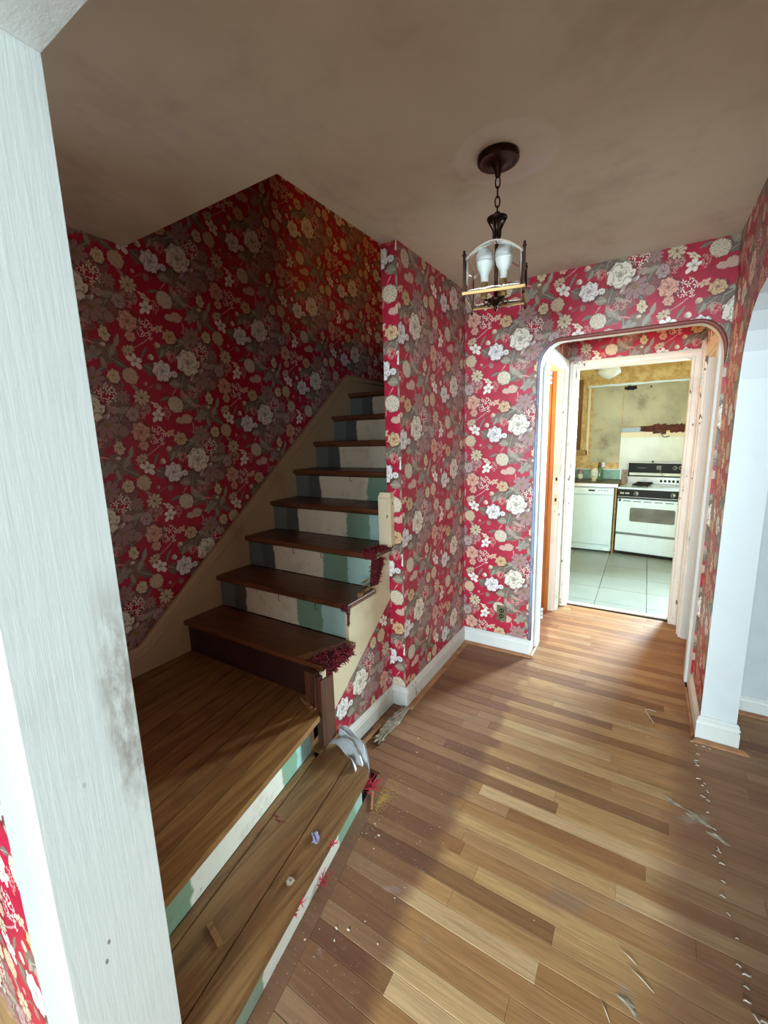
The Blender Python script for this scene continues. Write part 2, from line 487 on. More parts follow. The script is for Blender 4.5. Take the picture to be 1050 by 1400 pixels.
def floor_board_mat():
    mt, nt, b = new_mat('strip_oak_floor')
    oi = nt.n('ShaderNodeObjectInfo')
    base = X(nt, oi.outputs['Color']); rnd = X(nt, oi.outputs['Random'])
    p = pos(nt); x, y, z = nt.sep(p)
    off = nt.comb(rnd * 37.0, rnd * 11.0, 0.0)
    q = nt.mapping(nt.vmath('ADD', p, off), sc=(1.5, 26, 1))
    g = nt.noise(q, 1.6, 6.0, 0.62, 1.1)
    g2 = nt.noise(q, 7.0, 4.0, 0.7)
    fig = nt.math('SINE', g * 34.0) * 0.5 + 0.5
    v = nt.ss(g * 0.6 + g2 * 0.4, 0.32, 0.68)
    dk = nt.mix(1.0, base, (0.50, 0.44, 0.40, 1), 'MULTIPLY')
    col = nt.mix(v * 0.75, base, dk)
    col = nt.mix(nt.math('GREATER_THAN', rnd, 0.86) * fig * 0.35, col, dk)
    # old dark varnish left round the edges of the room, bare scuffed wood in the middle
    n1 = nt.noise(p, 4.0, 4.0, 0.6); n2 = nt.noise(p, 22.0, 4.0, 0.7)
    jag = (rnd - 0.5) * 0.07 + (n1 - 0.5) * 0.14
    left = nt.ss(x + jag, -0.52, -0.60) * (0.86 + n2 * 0.25) * nt.ss(y, 0.2, 0.65)
    far = nt.ss(y + jag * 2.0, 1.45, 2.3) * nt.ss(nt.noise(nt.mapping(p, sc=(1, 2.2, 1)), 2.3, 3.0), 0.25, 0.62) * 0.75
    right = nt.ss(x + jag + (y - 1.3) * -0.04, 0.06, 0.24) * 0.9  # darker old finish on the right, with the penumbra there painted in
    varn = nt.mix(n1, lin('6c4638'), lin('5a3f3c'))
    f = nt.math('MAXIMUM', nt.math('MAXIMUM', left, far * 0.8), right, clamp=True)
    col = nt.mix(f * 0.86, col, nt.mix(0.35, varn, nt.mix(1.0, col, (0.62, 0.48, 0.42, 1), 'MULTIPLY')))
    # reddish varnish remains further in
    col = nt.mix(nt.ss(y, 2.0, 2.9) * 0.25, col, lin('a5663c'))
    # whitish scuffs / old glue
    dust = nt.ss(nt.noise(p, 9.0, 6.0, 0.75), 0.60, 0.74)
    col = nt.mix(dust * 0.35, col, lin('a89a90'))
    for (sx, sy, sr, ang, st, cc) in ((0.26, 1.85, 0.10, 0.6, 3.0, 'b8a896'), (0.052, 1.10, 0.05, -1.2, 2.0, '9a9484'), (0.019, 1.35, 0.06, 0.5, 2.5, 'a8947e'),
                                      (-0.13, 1.28, 0.12, 0.3, 2.0, '8d7d74'), (-0.64, 1.02, 0.05, 0.3, 3.0, '9a8c8c')):
        cth, sth = math.cos(ang), math.sin(ang)
        dx = (x - sx) * cth + (y - sy) * sth; dy = ((y - sy) * cth - (x - sx) * sth) * st
        rr = nt.math('SQRT', dx * dx + dy * dy)
        col = nt.mix(nt.ss(rr + n2 * sr * 1.2, sr * 1.45, sr * 0.9) * 0.38, col, lin(cc))
    # fine pale specks of plaster dust trodden in along the step
    sp = nt.ss(nt.voro(p, 60.0), 0.10, 0.06) * nt.ss(x, -0.35, -0.65)
    col = nt.mix(sp * 0.5, col, lin('d8ccb8'))
    nt.put(b.inputs['Base Color'], col)
    nt.put(b.inputs['Roughness'], 0.42 + n1 * 0.22 + dust * 0.2)
    b.inputs['Specular IOR Level'].default_value = 0.4
    bump(nt, b, g2 * 0.5 + n2 * 0.4, 0.12, 0.001)
    return mt


M['floor_board'] = floor_board_mat()
M['sub'] = simple('dark_subfloor', '2c1d14', 0.8)


def riser_mat(name, axis, edges, cols, ang=0.0):
    mt, nt, b = new_mat(name)
    p = pos(nt); x, y, z = nt.sep(p)
    a = {'x': x, 'y': y}[axis]
    a = a + (nt.noise(p, 9.0, 4.0, 0.7) - 0.5) * 0.07
    col = lin(cols[0])
    for e, c in zip(edges, cols[1:]):
        col = nt.mix(nt.ss(a, e - 0.006, e + 0.006), col, lin(c))
    d = nt.ss(nt.noise(p, 12.0, 5.0, 0.7), 0.5, 0.75)
    col = nt.mix(d * 0.35, col, lin('6b5f50'))
    ch = nt.noise(nt.mapping(p, sc=(1, 1, 1.6)), 26.0, 3.0, 0.6)
    mk = nt.ss(ch, 0.715, 0.73)
    col = nt.mix(mk, col, lin('4a3024'))
    nt.put(b.inputs['Base Color'], col); b.inputs['Roughness'].default_value = 0.5
    bump(nt, b, ch, 0.2, 0.002)
    return mt


M['riser_x'] = riser_mat('patchy_painted_riser', 'x', (-1.99, -1.885, -1.50, -1.335), ('626a66', '4e514c', 'd0c4ac', '6f8d76', '9cbcb4'))
M['riser_land'] = riser_mat('patchy_painted_landing_riser', 'y', (0.555, 1.008, 1.105), ('7d9478', 'e4dfcf', '85a58c', 'a6cdc4'))
M['riser_first'] = riser_mat('patchy_painted_first_riser', 'y', (0.604, 1.051, 1.198), ('8f9a86', 'e6e0d2', '86a48a', 'a0c2b6'))
M['bronze'] = simple('oil_rubbed_bronze', '3a241a', 0.38, 0.85, c2='20130e', nscale=30)
M['brass'] = simple('lit_brass', 'd6c48c', 0.4, 0.4, var=0.03)  # pale tone paints in the light on the lantern's front rim
M['brass_dull'] = simple('aged_brass_sleeve', 'b08a52', 0.4, 0.5)
M['carpet'] = simple('red_carpet_yarn', '8c1426', 0.9, c2='5c0e1a', nscale=40)
M['carpet_dark'] = simple('brownish_red_carpet_yarn', '4f1a18', 0.9, c2='301210', nscale=40)
M['red_bright'] = simple('bright_red_yarn', 'c01a38', 0.85, nscale=40)
M['pad'] = simple('grey_carpet_pad', 'b3a590', 0.95, c2='6e6354', nscale=26, bumpy=0.8)
M['plastic'] = None
M['chip'] = simple('plaster_chip', 'cfc2ac', 0.8)
M['staple'] = simple('bent_staple_steel', 'd8cec0', 0.4, 0.3)
M['appliance'] = simple('white_enamel', 'd0e2ec', 0.25, var=0.03)
M['appliance2'] = simple('dishwasher_white', 'c6dce2', 0.3, var=0.03)
M['black'] = simple('black_panel', '0e0f10', 0.5, spec=0.25)
M['iron'] = simple('cast_iron', '1b1612', 0.7)
M['oven_glass'] = simple('smoked_oven_glass', '6e706c', 0.25, c2='55524e', nscale=5)
M['chrome'] = simple('dull_chrome', 'c2c6c6', 0.3, 0.7)
M['grey'] = simple('grey_gap_trim', '6f7876', 0.4, 0.3)
M['dark'] = simple('dark_void', '181512', 0.9)
M['ochre'] = None


def glass_mat(name, col=(1, 1, 1, 1), rough=0.0):
    mt, nt, b = new_mat(name)
    b.inputs['Base Color'].default_value = col
    b.inputs['Roughness'].default_value = rough
    b.inputs['Transmission Weight'].default_value = 1.0
    b.inputs['IOR'].default_value = 1.45
    n = nt.noise(objc(nt), 20.0)
    nt.put(b.inputs['Roughness'], n * 0.03 + rough)
    return mt


M['glass_edge'] = simple('ground_glass_edge', 'b9ae9c', 0.3, var=0.05)
M['glass'] = glass_mat('clear_lantern_glass', (0.97, 0.98, 0.96, 1))


def film_mat():
    mt, nt, b = new_mat('clouded_plastic_film')
    p = objc(nt)
    nt.put(b.inputs['Base Color'], nt.mix(nt.noise(p, 30.0, 3.0), lin('d9dde0'), lin('a9b0b4')))
    b.inputs['Roughness'].default_value = 0.35
    b.inputs['Transmission Weight'].default_value = 0.25
    return mt


M['plastic'] = film_mat()
M['bulb'] = simple('frosted_bulb', 'd4d8d6', 0.35, var=0.02)
M['bulb_base'] = simple('white_bulb_base', 'eef2ee', 0.3, var=0.02)


def kitchen_paper():
    mt, nt, b = new_mat('faded_ochre_kitchen_paper')
    p = pos(nt)
    c = nt.mix(nt.ss(nt.noise(p, 9.0, 5.0, 0.7), 0.40, 0.62), lin('c29a5c'), lin('d8bd84'))
    c = nt.mix(nt.ss(nt.noise(p, 24.0, 4.0, 0.6), 0.56, 0.66) * 0.7, c, lin('8f7038'))
    c = nt.mix(nt.ss(nt.noise(p, 15.0, 3.0, 0.6), 0.60, 0.72) * 0.5, c, lin('d9b79a'))
    nt.put(b.inputs['Base Color'], c); b.inputs['Roughness'].default_value = 0.7
    return mt


def drywall():
    mt, nt, b = new_mat('stained_bare_wallboard')
    p = pos(nt)
    c = nt.mix(nt.ss(nt.noise(p, 2.5, 5.0, 0.6), 0.35, 0.7), lin('b9b294'), lin('96907a'))
    c = nt.mix(nt.ss(nt.noise(p, 5.0, 5.0, 0.7), 0.56, 0.76) * 0.6, c, lin('77694e'))
    nt.put(b.inputs['Base Color'], c); b.inputs['Roughness'].default_value = 0.8
    return mt


M['kpaper'] = kitchen_paper()
M['drywall'] = drywall()
M['splash'] = simple('white_splash_sheet', 'd8ded4', 0.45, c2='c4c8bc', nscale=4)
M['stone_paper'] = simple('pinkish_stone_paper', 'b59c86', 0.7, c2='86705c', nscale=40)
M['rust'] = simple('rusty_torn_lath', '5d2a1a', 0.85, c2='35170f', nscale=30, bumpy=0.6)
M['lath'] = wood('brown_old_timber', '8a5a2a', '5c3a1a', 'z', 0.7)
M['ledge'] = wood('yellowed_timber', 'b08a4a', '8a6630', 'x', 0.6)
M['ctop'] = simple('olive_worn_counter', '6f6650', 0.45, c2='504836', nscale=12)
M['green'] = simple('green_backsplash', '6f9c86', 0.4, c2='587f6c', nscale=10)
M['tile'] = None


def tile_mat():
    mt, nt, b = new_mat('grey_kitchen_tile')
    oi = nt.n('ShaderNodeObjectInfo')
    p = pos(nt)
    c = nt.mix(nt.noise(p, 4.0, 5.0, 0.6), lin('a2aca8'), lin('88918c'))
    c = nt.mix(X(nt, oi.outputs['Random']) * 0.2, c, lin('8b8a80'))
    nt.put(b.inputs['Base Color'], c); b.inputs['Roughness'].default_value = 0.35
    return mt


M['tile'] = tile_mat()
M['grout'] = simple('tile_grout', '6f6a60', 0.9)
M['orange'] = wood('orange_shellac_wood', 'c8803a', 'a8632a', 'z', 0.5)
M['soap'] = simple('mauve_soap', '8c7280', 0.2)
M['jar_green'] = simple('green_bottle_glass', '4e6e50', 0.15)
M['label_white'] = simple('white_paper_label', 'dcdccf', 0.6, c2='8f9a80', nscale=60)
M['bead'] = None


def bead_mat():
    mt, nt, b = new_mat('arch_bead_paint')
    p = pos(nt); x, y, z = nt.sep(p)
    left = nt.ss(x, -0.5, -0.585)
    c = nt.mix(nt.noise(p, 12.0, 4.0, 0.7), lin('8d4a40'), lin('6d3a34'))
    c2 = nt.mix(nt.ss(nt.noise(nt.mapping(p, sc=(1, 1, 0.3)), 14.0, 4.0, 0.7), 0.35, 0.62), lin('7c6066'), lin('8fa6c2'))
    nt.put(b.inputs['Base Color'], nt.mix(left, c, c2)); b.inputs['Roughness'].default_value = 0.5
    return mt


M['bead'] = bead_mat()

# ------------------------------------------------------------------ geometry helpers
def mesh_obj(name, verts, faces, mats, parent=None, fm=None, smooth=False):
    me = bpy.data.meshes.new(name)
    me.from_pydata([tuple(v) for v in verts], [], faces)
    for q in (mats if isinstance(mats, (list, tuple)) else [mats]): me.materials.append(q)
    if fm:
        for pl, i in zip(me.polygons, fm): pl.material_index = i
    if smooth:
        for pl in me.polygons: pl.use_smooth = True
    me.update()
    o = bpy.data.objects.new(name, me); COL.objects.link(o)
    if parent: o.parent = parent
    return o


class MB:
    """mesh builder: many shapes into ONE part"""
    def __init__(s): s.v = []; s.f = []; s.m = []; s.sm = []

    def add(s, vs, fs, mi=0, smooth=False):
        b = len(s.v); s.v += [Vector(q) for q in vs]
        s.f += [[i + b for i in f] for f in fs]; s.m += [mi] * len(fs); s.sm += [smooth] * len(fs)
        return s

    def box(s, x0, x1, y0, y1, z0, z1, mi=0, bev=0.0):
        if bev > 0:
            bm = bmesh.new()
            bmesh.ops.create_cube(bm, size=1.0)
            for v in bm.verts:
                v.co = Vector(((x0 + x1) / 2 + v.co.x * (x1 - x0), (y0 + y1) / 2 + v.co.y * (y1 - y0), (z0 + z1) / 2 + v.co.z * (z1 - z0)))
            bmesh.ops.bevel(bm, geom=bm.edges[:], offset=bev, segments=2, affect='EDGES', profile=0.5)
            bm.verts.index_update()
            s.add([v.co.copy() for v in bm.verts], [[v.index for v in f.verts] for f in bm.faces], mi)
            bm.free(); return s
        vs = [(x0, y0, z0), (x1, y0, z0), (x1, y1, z0), (x0, y1, z0), (x0, y0, z1), (x1, y0, z1), (x1, y1, z1), (x0, y1, z1)]
        fs = [(0, 3, 2, 1), (4, 5, 6, 7), (0, 1, 5, 4), (1, 2, 6, 5), (2, 3, 7, 6), (3, 0, 4, 7)]
        return s.add(vs, fs, mi)

    def prism(s, poly, axis, a0, a1, mf=0, mb=0, ms=0):
        """poly in the two other axes (cyclic order kept as given), extruded along axis; mf=material at a0, mb at a1, ms sides"""
        def P(p, a):
            return {'x': (a, p[0], p[1]), 'y': (p[0], a, p[1]), 'z': (p[0], p[1], a)}[axis]
        n = len(poly); b = len(s.v)
        s.v += [Vector(P(p, a0)) for p in poly] + [Vector(P(p, a1)) for p in poly]
        s.f.append([b + i for i in range(n)][::-1]); s.m.append(mf); s.sm.append(False)
        s.f.append([b + n + i for i in range(n)]); s.m.append(mb); s.sm.append(False)
        for i in range(n):
            j = (i + 1) % n
            s.f.append([b + i, b + j, b + n + j, b + n + i])
            s.m.append(ms[i] if isinstance(ms, (list, tuple)) else ms); s.sm.append(False)
        return s

    def lathe(s, prof, c=(0, 0, 0), n=24, mi=0):
        vs = []; fs = []
        for (r, z) in prof:
            for k in range(n):
                a = 2 * PI * k / n
                vs.append((c[0] + r * math.cos(a), c[1] + r * math.sin(a), c[2] + z))
        L = len(prof)
        for i in range(L - 1):
            for k in range(n):
                k2 = (k + 1) % n
                fs.append((i * n + k, i * n + k2, (i + 1) * n + k2, (i + 1) * n + k))
        if prof[0][0] > 1e-6: fs.append(tuple(range(n))[::-1])
        if prof[-1][0] > 1e-6: fs.append(tuple((L - 1) * n + k for k in range(n)))
        return s.add(vs, fs, mi, True)

    def tube(s, pts, r, n=8, mi=0, closed=False, caps=True):
        pts = [Vector(p) for p in pts]; L = len(pts)
        rs = r if isinstance(r, (list, tuple)) else [r] * L
        vs = []; fs = []; up = None
        for i, p in enumerate(pts):
            a = pts[(i - 1) % L] if (closed or i > 0) else p
            b_ = pts[(i + 1) % L] if (closed or i < L - 1) else p
            t = (b_ - a).normalized()
            if up is None:
                up = t.orthogonal().normalized()
            else:
                up = (up - t * up.dot(t))
                up = up.normalized() if up.length > 1e-6 else t.orthogonal().normalized()
            w_ = t.cross(up)
            for k in range(n):
                an = 2 * PI * k / n
                vs.append(p + (up * math.cos(an) + w_ * math.sin(an)) * rs[i])
        for i in range(L if closed else L - 1):
            i2 = (i + 1) % L
            for k in range(n):
                k2 = (k + 1) % n
                fs.append((i * n + k, i * n + k2, i2 * n + k2, i2 * n + k))
        if not closed and caps:
            fs.append(tuple(range(n))[::-1]); fs.append(tuple((L - 1) * n + k for k in range(n)))
        return s.add(vs, fs, mi, True)

    def grid(s, fn, nu, nv, mi=0, smooth=True):
        vs = [fn(i / nu, j / nv) for j in range(nv + 1) for i in range(nu + 1)]
        fs = [(j * (nu + 1) + i, j * (nu + 1) + i + 1, (j + 1) * (nu + 1) + i + 1, (j + 1) * (nu + 1) + i) for j in range(nv) for i in range(nu)]
        return s.add(vs, fs, mi, smooth)

    def obj(s, name, mats, parent=None, fix=True):
        o = mesh_obj(name, s.v, s.f, mats, parent, s.m)
        for pl, q in zip(o.data.polygons, s.sm): pl.use_smooth = q
        if fix:
            bm = bmesh.new(); bm.from_mesh(o.data)
            bmesh.ops.recalc_face_normals(bm, faces=bm.faces[:])
            bm.to_mesh(o.data); bm.free()
        return o


def struct(o):
    o['kind'] = 'structure'; return o


def tag(o, label, cat, group=None, kind=None):
    o['label'] = label; o['category'] = cat
    if group: o['group'] = group
    if kind: o['kind'] = kind
    return o


def empty(name, loc, rz, label, cat, group=None):
    o = bpy.data.objects.new(name, None); COL.objects.link(o)
    o.location = loc; o.rotation_euler = (0, 0, rz); o.empty_display_size = 0.1
    return tag(o, label, cat, group)


def part(o, label):
    o['label'] = label; return o


# ------------------------------------------------------------------ constants (metres)
H = 2.44
XA, XA2, YA0, YB, YB2 = -1.081, -1.170, 1.9255, 2.83, 2.95
XC, XC2, YC0 = 0.3126, 0.4527, 2.41
XW = -2.163
YK, YK2 = 3.864, 3.98
BB, HB = 0.015, 0.116
RI, RU, Y3 = 0.1873, 0.2309, 1.2819
TS = math.tan(0.1657)
def step_x(s, y): return s - TS * (y - 1.8)
S0, S1, S2 = -1.018, -0.979, -1.2099

# ------------------------------------------------------------------ structure: walls, ceiling
def wall(name, poly, axis, a0, a1, mf, mb, ms):
    mats = []
    def ix(m_):
        if m_ not in mats: mats.append(m_)
        return mats.index(m_)
    f, b = ix(mf), ix(mb)
    sd = [ix(q) for q in ms] if isinstance(ms, list) else ix(ms)
    return struct(MB().prism(poly, axis, a0, a1, f, b, sd).obj(name, [M[q] for q in mats]))


wall('wall_left', [(0.3, 0), (4.2, 0), (4.2, 5.2), (0.3, 5.2)], 'x', XW - 0.14, XW, 'plain_far', 'paper_left', 'plain_far')
wall('wall_front', [(XW, 0), (-0.80, 0), (-0.80, 2.099), (0.55, 2.099), (0.55, 0), (0.70, 0), (0.70, H), (XW, H)], 'y', 0.215, 0.364,
     'paper_room', 'paper_x', 'plain_white')
wall('wall_stair', [(YA0, 0), (YB2, 0), (YB2, H), (YA0, H)], 'x', XA2, XA, 'paper_left', 'paper_stair', ['plain_far', 'plain_far', 'plain_far', 'paper_end'])
# side of the staircase below the stringer
wall('wall_under_stair', [(1.372, 0), (YA0, 0), (YA0, 0.640), (1.372, 0.262)], 'x', XA2 - 0.06, XA2, 'plain_far', 'paper_low', 'plain_far')


def arch_pts(x0, x1, zs, zt, rx, n=8):
    """rounded-corner flat arch outline from left springing to right springing"""
    pts = []
    rz = zt - zs
    for k in range(n + 1):
        a = PI - k / n * PI / 2
        pts.append((x0 + rx + rx * math.cos(a), zs + rz * math.sin(a)))
    for k in range(n + 1):
        a = PI / 2 - k / n * PI / 2
        pts.append((x1 - rx + rx * math.cos(a), zs + rz * math.sin(a)))
    return pts


XL_, XR_ = -0.600, 0.299
ap = arch_pts(XL_, XR_, 1.90, 2.062, 0.125)
wall('wall_back', [(XA, 0), (XL_, 0)] + ap + [(XR_, 0), (XC2, 0), (XC2, H), (XA, H)], 'y', YB, YB2, 'paper_x', 'paper_x', 'white')
# right wall with its big arched opening into the next room
yn, zt = 0.75, 2.04
cv = [(YC0, 1.60), (2.402, 1.72), (2.378, 1.83), (2.340, 1.905), (2.274, 1.967), (2.186, 2.010), (2.054, 2.033), (1.90, zt)]
cv2 = [(yn + YC0 - a, b) for a, b in cv][::-1]
wall('wall_right', [(0.364, 0), (yn, 0)] + cv2[::-1][::1] + cv[::-1] + [(YC0, 0), (YB, 0), (YB, H), (0.364, H)], 'x', XC, XC2, 'paper_right', 'plain_white', 'reveal')

ce = MB().prism([(XW - 0.1, -4.35), (4.3, -4.35), (4.3, 6.7), (XA2, 6.7), (XA2, 1.2427), (XW, 1.2427), (XW - 0.1, 1.2427)], 'z', H, H + 0.24, 0, 0, 0)
struct(ce.obj('ceiling', [M['ceiling']]))
# stairwell above, upper storey shell
wall('wall_upper_back', [(XW, 1.80), (-1.0, 1.80), (-1.0, H + .24), (0.6, H + .24), (0.6, 5.2), (XW, 5.2)], 'y', 3.75, 3.85, 'paper_x', 'plain_far', 'plain_far')
wall('wall_upper_front', [(XW, H + .24), (0.6, H + .24), (0.6, 5.2), (XW, 5.2)], 'y', 1.12, 1.24, 'plain_far', 'plain_far', 'plain_far')
wall('wall_upper_right', [(1.12, H + .24), (3.95, H + .24), (3.95, 5.2), (1.12, 5.2)], 'x', 0.6, 0.7, 'plain_far', 'plain_far', 'plain_far')
wall('wall_upper_light_block', [(1.24, H + .24), (2.83, H + .24), (2.83, 5.2), (1.24, 5.2)], 'x', XA2, XA2 + 0.1, 'paper_left', 'plain_far', 'plain_far')  # unseen wall added to block upstairs light from the near stairwell wall
struct(MB().box(XW - .14, 0.7, 1.12, 3.95, 5.2, 5.3).obj('ceiling_upper', [M['low_bounce']]))
# vestibule beyond the arch
wall('wall_kitchen', [(XW, 0), (-0.535, 0), (-0.535, 2.026), (0.2417, 2.026), (0.2417, 0), (1.75, 0), (1.75, H), (XW, H)], 'y', YK, YK2, 'paper_x', 'kpaper', 'white_old')
wall('wall_vestibule_left', [(YB2, 0), (3.07, 0), (3.07, 2.0), (3.70, 2.0), (3.70, 0), (YK, 0), (YK, H), (YB2, H)], 'x', -0.72, XL_, 'orange', 'paper_stair', 'white_old')
wall('wall_vestibule_right', [(YB2, 0), (3.03, 0), (3.03, 1.985), (3.62, 1.985), (3.62, 0), (YK, 0), (YK, H), (YB2, H)], 'x', 0.300, 0.42, 'paper_right', 'plain_far', 'white_old')
# cellar-stair closet behind the left vestibule doorway
struct(MB().box(-1.16, -1.10, YB2, YK, 0, 2.06).obj('wall_closet_left', [M['orange']]))
struct(MB().box(-1.10, -0.72, YB2 + 0.001, YB2 + 0.04, 0, 2.06).obj('wall_closet_front', [M['orange']]))
struct(MB().box(-1.10, -0.72, YK - 0.04, YK - 0.001, 0, 2.06).obj('wall_closet_back', [M['orange']]))
struct(MB().box(-1.16, -0.72, YB2, YK, 2.06, 2.12).obj('ceiling_closet', [M['orange']]))
# the room beyond the right-hand arch and the front room behind the camera
wall('wall_room_far', [(XC2, 0), (4.3, 0), (4.3, H), (XC2, H)], 'y', 2.77, 2.83, 'plain_white', 'plain_far', 'plain_white')
wall('wall_room_right', [(-4.2, 0), (2.77, 0), (2.77, H), (1.7, H), (1.7, 0.75), (-0.5, 0.75), (-0.5, 2.15), (1.7 - .001, 2.15), (1.7 - .001, H), (-4.2, H)], 'x', 4.15, 4.29, 'low_bounce', 'plain_far', 'low_bounce')
wall('wall_room_front', [(-2.3, 0), (4.3, 0), (4.3, H), (2.4, H), (2.4, 0.7), (0.2, 0.7), (0.2, 2.2), (2.4 - .001, 2.2), (2.4 - .001, H), (-2.3, H)], 'y', -4.35, -4.2, 'plain_far', 'low_bounce', 'low_bounce')
struct(MB().box(-2.3, -2.16, -4.2, 0.2, 0, H).obj('wall_room_left', [M['low_bounce']]))
# kitchen shell
KB = 6.46
wall('wall_kitchen_back', [(-1.75, 0), (1.75, 0), (1.75, H), (-1.75, H)], 'y', KB, KB + 0.12, 'kpaper', 'plain_far', 'plain_far')
struct(MB().box(-1.75, -1.61, YK2, KB, 0, H).obj('wall_kitchen_left', [M['splash']]))
struct(MB().box(1.66, 1.80, YK2, KB, 0, H).obj('wall_kitchen_right', [M['splash']]))

# ------------------------------------------------------------------ floor: slab with strip boards, kitchen tiles
fl = struct(MB().box(-2.3, 4.3, -4.35, YK2 - 0.03, -0.12, -0.022).obj('floor', [M['sub']]))
PITCH = 0.0602
cols = ['dfbb88', 'd8b07a', 'cca06c', 'ba8c5a', 'ac7c50', 'e4c090', 'd4aa74', 'be9060', 'cc9e6a', 'dab47e', '9e744e', 'c4986a']
brd = MB
ANG = -0.012
def board(x0, x1, y0, y1, col):
    x0 += 0.0004; x1 -= 0.0004
    dz = random.uniform(-0.0009, 0.0)
    sh = lambda x: ANG * x
    z0, z1 = -0.021, dz
    c = 0.0008
    vs = [(x0, y0 + sh(x0), z0), (x1, y0 + sh(x1), z0), (x1, y1 + sh(x1), z0), (x0, y1 + sh(x0), z0),
          (x0, y0 + sh(x0), z1 - c), (x1, y0 + sh(x1), z1 - c), (x1, y1 + sh(x1), z1 - c), (x0, y1 + sh(x0), z1 - c),
          (x0, y0 + sh(x0) + c, z1), (x1, y0 + sh(x1) + c, z1), (x1, y1 + sh(x1) - c, z1), (x0, y1 + sh(x0) - c, z1)]
    fs = [(0, 1, 5, 4), (1, 2, 6, 5), (2, 3, 7, 6), (3, 0, 4, 7), (4, 5, 9, 8), (5, 6, 10, 9), (6, 7, 11, 10), (7, 4, 8, 11), (8, 9, 10, 11)]
    o = mesh_obj('floor_board', vs, fs, M['floor_board'], fl)
    o.color = lin(col)
    return o


def pick():
    return random.choice(cols)


y = 0.40 + (1.241 - 0.40) % PITCH - PITCH
row = 0
while y < YK2 - 0.10:
    yy = y + 0.0
    w_ = PITCH - 0.0012
    xl = -1.06 if y < YB - 0.03 else -0.78
    if y < 1.40: xl = step_x(S0, y) + 0.030
    elif y < 1.87: xl = -1.152
    xr = 1.55 if y < 2.69 else (0.29 if y < 3.0 else 0.36)
    if y >= 2.69 and y < 2.80: xr = 0.30; board(0.46, 1.55, yy, min(yy + w_, 2.775), pick())
    x = xl
    first = True
    while x < xr - 0.02:
        L = random.uniform(0.45, 1.5)
        if first: L = random.uniform(0.25, 1.3); first = False
        x1 = min(x + L, xr)
        if xr - x1 < 0.2: x1 = xr
        board(x, x1, yy, yy + w_, pick())
        x = x1
    y += PITCH; row += 1
# front strip at the camera's feet and border board along the step
y = 0.40 + (1.241 - 0.40) % PITCH - 2 * PITCH
while y > -0.6:
    board(-0.72 if y > 0.3 else -1.6, 0.35, y, y + PITCH - 0.0012, pick()); board(0.35, 1.55, y, y + PITCH - 0.0012, pick())
    y -= PITCH
bo = MB().prism([(step_x(S0, 0.364) + 0.001, 0.37), (step_x(S0, 0.364) + 0.053, 0.37), (step_x(S0, 1.47) + 0.053, 1.47), (step_x(S0, 1.42) + 0.001, 1.42)], 'z', -0.021, 0.0014)
bd = bo.obj('border_board', [M['floor_board']], fl); bd.color = lin('b48c62')
rest = MB().box(1.56, 4.15, -4.19, 2.77, -0.021, -0.004).box(-2.2, 1.56, -4.19, -0.62, -0.021, -0.004)
rb = rest.obj('far_boarding', [M['floor_board']], fl); rb.color = lin('8d5c38')
struct(MB().box(-1.10, -0.72, YB2 + .04, YK - .04, -0.02, 0.004).obj('floor_closet', [M['lath']]))

fk = struct(MB().box(-1.61, 1.66, YK2 - 0.03, KB, -0.12, -0.006).obj('floor_kitchen', [M['grout']]))
tw = 0.398
for i in range(-3, 4):
    for j in range(-1, 7):
        x0 = -0.312 + i * tw; y0 = 4.50 + (j - 1) * tw - 0.0
        x1, y1 = x0 + tw - 0.005, y0 + tw - 0.005
        y0_, y1_ = max(y0, YK2 - 0.02), min(y1, KB)
        if y1_ - y0_ < 0.03 or x1 < -1.55 or x0 > 1.6: continue
        x0 = max(x0, -1.6); x1 = min(x1, 1.65)
        MB().box(x0, x1, y0_, y1_, -0.006, random.uniform(-0.0006, 0.0006), 0, 0.001).obj('floor_tile', [M['tile']], fk)
struct(MB().box(-0.52, 0.226, YK + 0.07, YK2 + 0.0, -0.004, 0.007, 0, 0.002).obj('trim_1', [M['white_old']]))   # metal/painted threshold

# ------------------------------------------------------------------ baseboards and shoe mouldings
def profile_run(name, p0, p1, nrm, h, t, mat, miter0=0.0, miter1=0.0, prof=None):
    """straight moulding from p0 to p1 (2D), nrm = outward normal; profile (out, z)"""
    p0 = Vector(p0); p1 = Vector(p1); d = (p1 - p0).normalized(); n = Vector(nrm)
    if prof is None:
        prof = [(0, 0), (t, 0), (t, h * 0.66), (t - 0.004, h * 0.69), (t - 0.004, h * 0.735), (t + 0.001, h * 0.755), (t - 0.001, h * 0.82), (t - 0.005, h * 0.86), (t - 0.005, h * 0.89), (t - 0.003, h * 0.92), (t * 0.35, h), (0, h)]
    vs = []
    for (pp, mt_) in ((p0, -miter0), (p1, miter1)):
        for (o_, z) in prof:
            q = pp + d * (mt_ * o_) + n * o_
            vs.append((q.x, q.y, z))
    k = len(prof)
    fs = [tuple(range(k)), tuple(range(2 * k - 1, k - 1, -1))] + [(i, (i + 1) % k, k + (i + 1) % k, k + i) for i in range(k)]
    mb = MB().add(vs, fs)
    return struct(mb.obj(name, [M[mat]]))


def shoe(name, p0, p1, nrm, off, mi0=0, mi1=0, w_=0.016, hh=0.014):
    q0 = (p0[0] + nrm[0] * off, p0[1] + nrm[1] * off); q1 = (p1[0] + nrm[0] * off, p1[1] + nrm[1] * off)
    prof = [(0, 0), (w_, 0), (w_ * 0.95, hh * 0.4), (w_ * 0.7, hh * 0.8), (w_ * 0.3, hh), (0, hh)]
    return profile_run(name, q0, q1, nrm, hh, w_, 'shoe', mi0, mi1, prof)


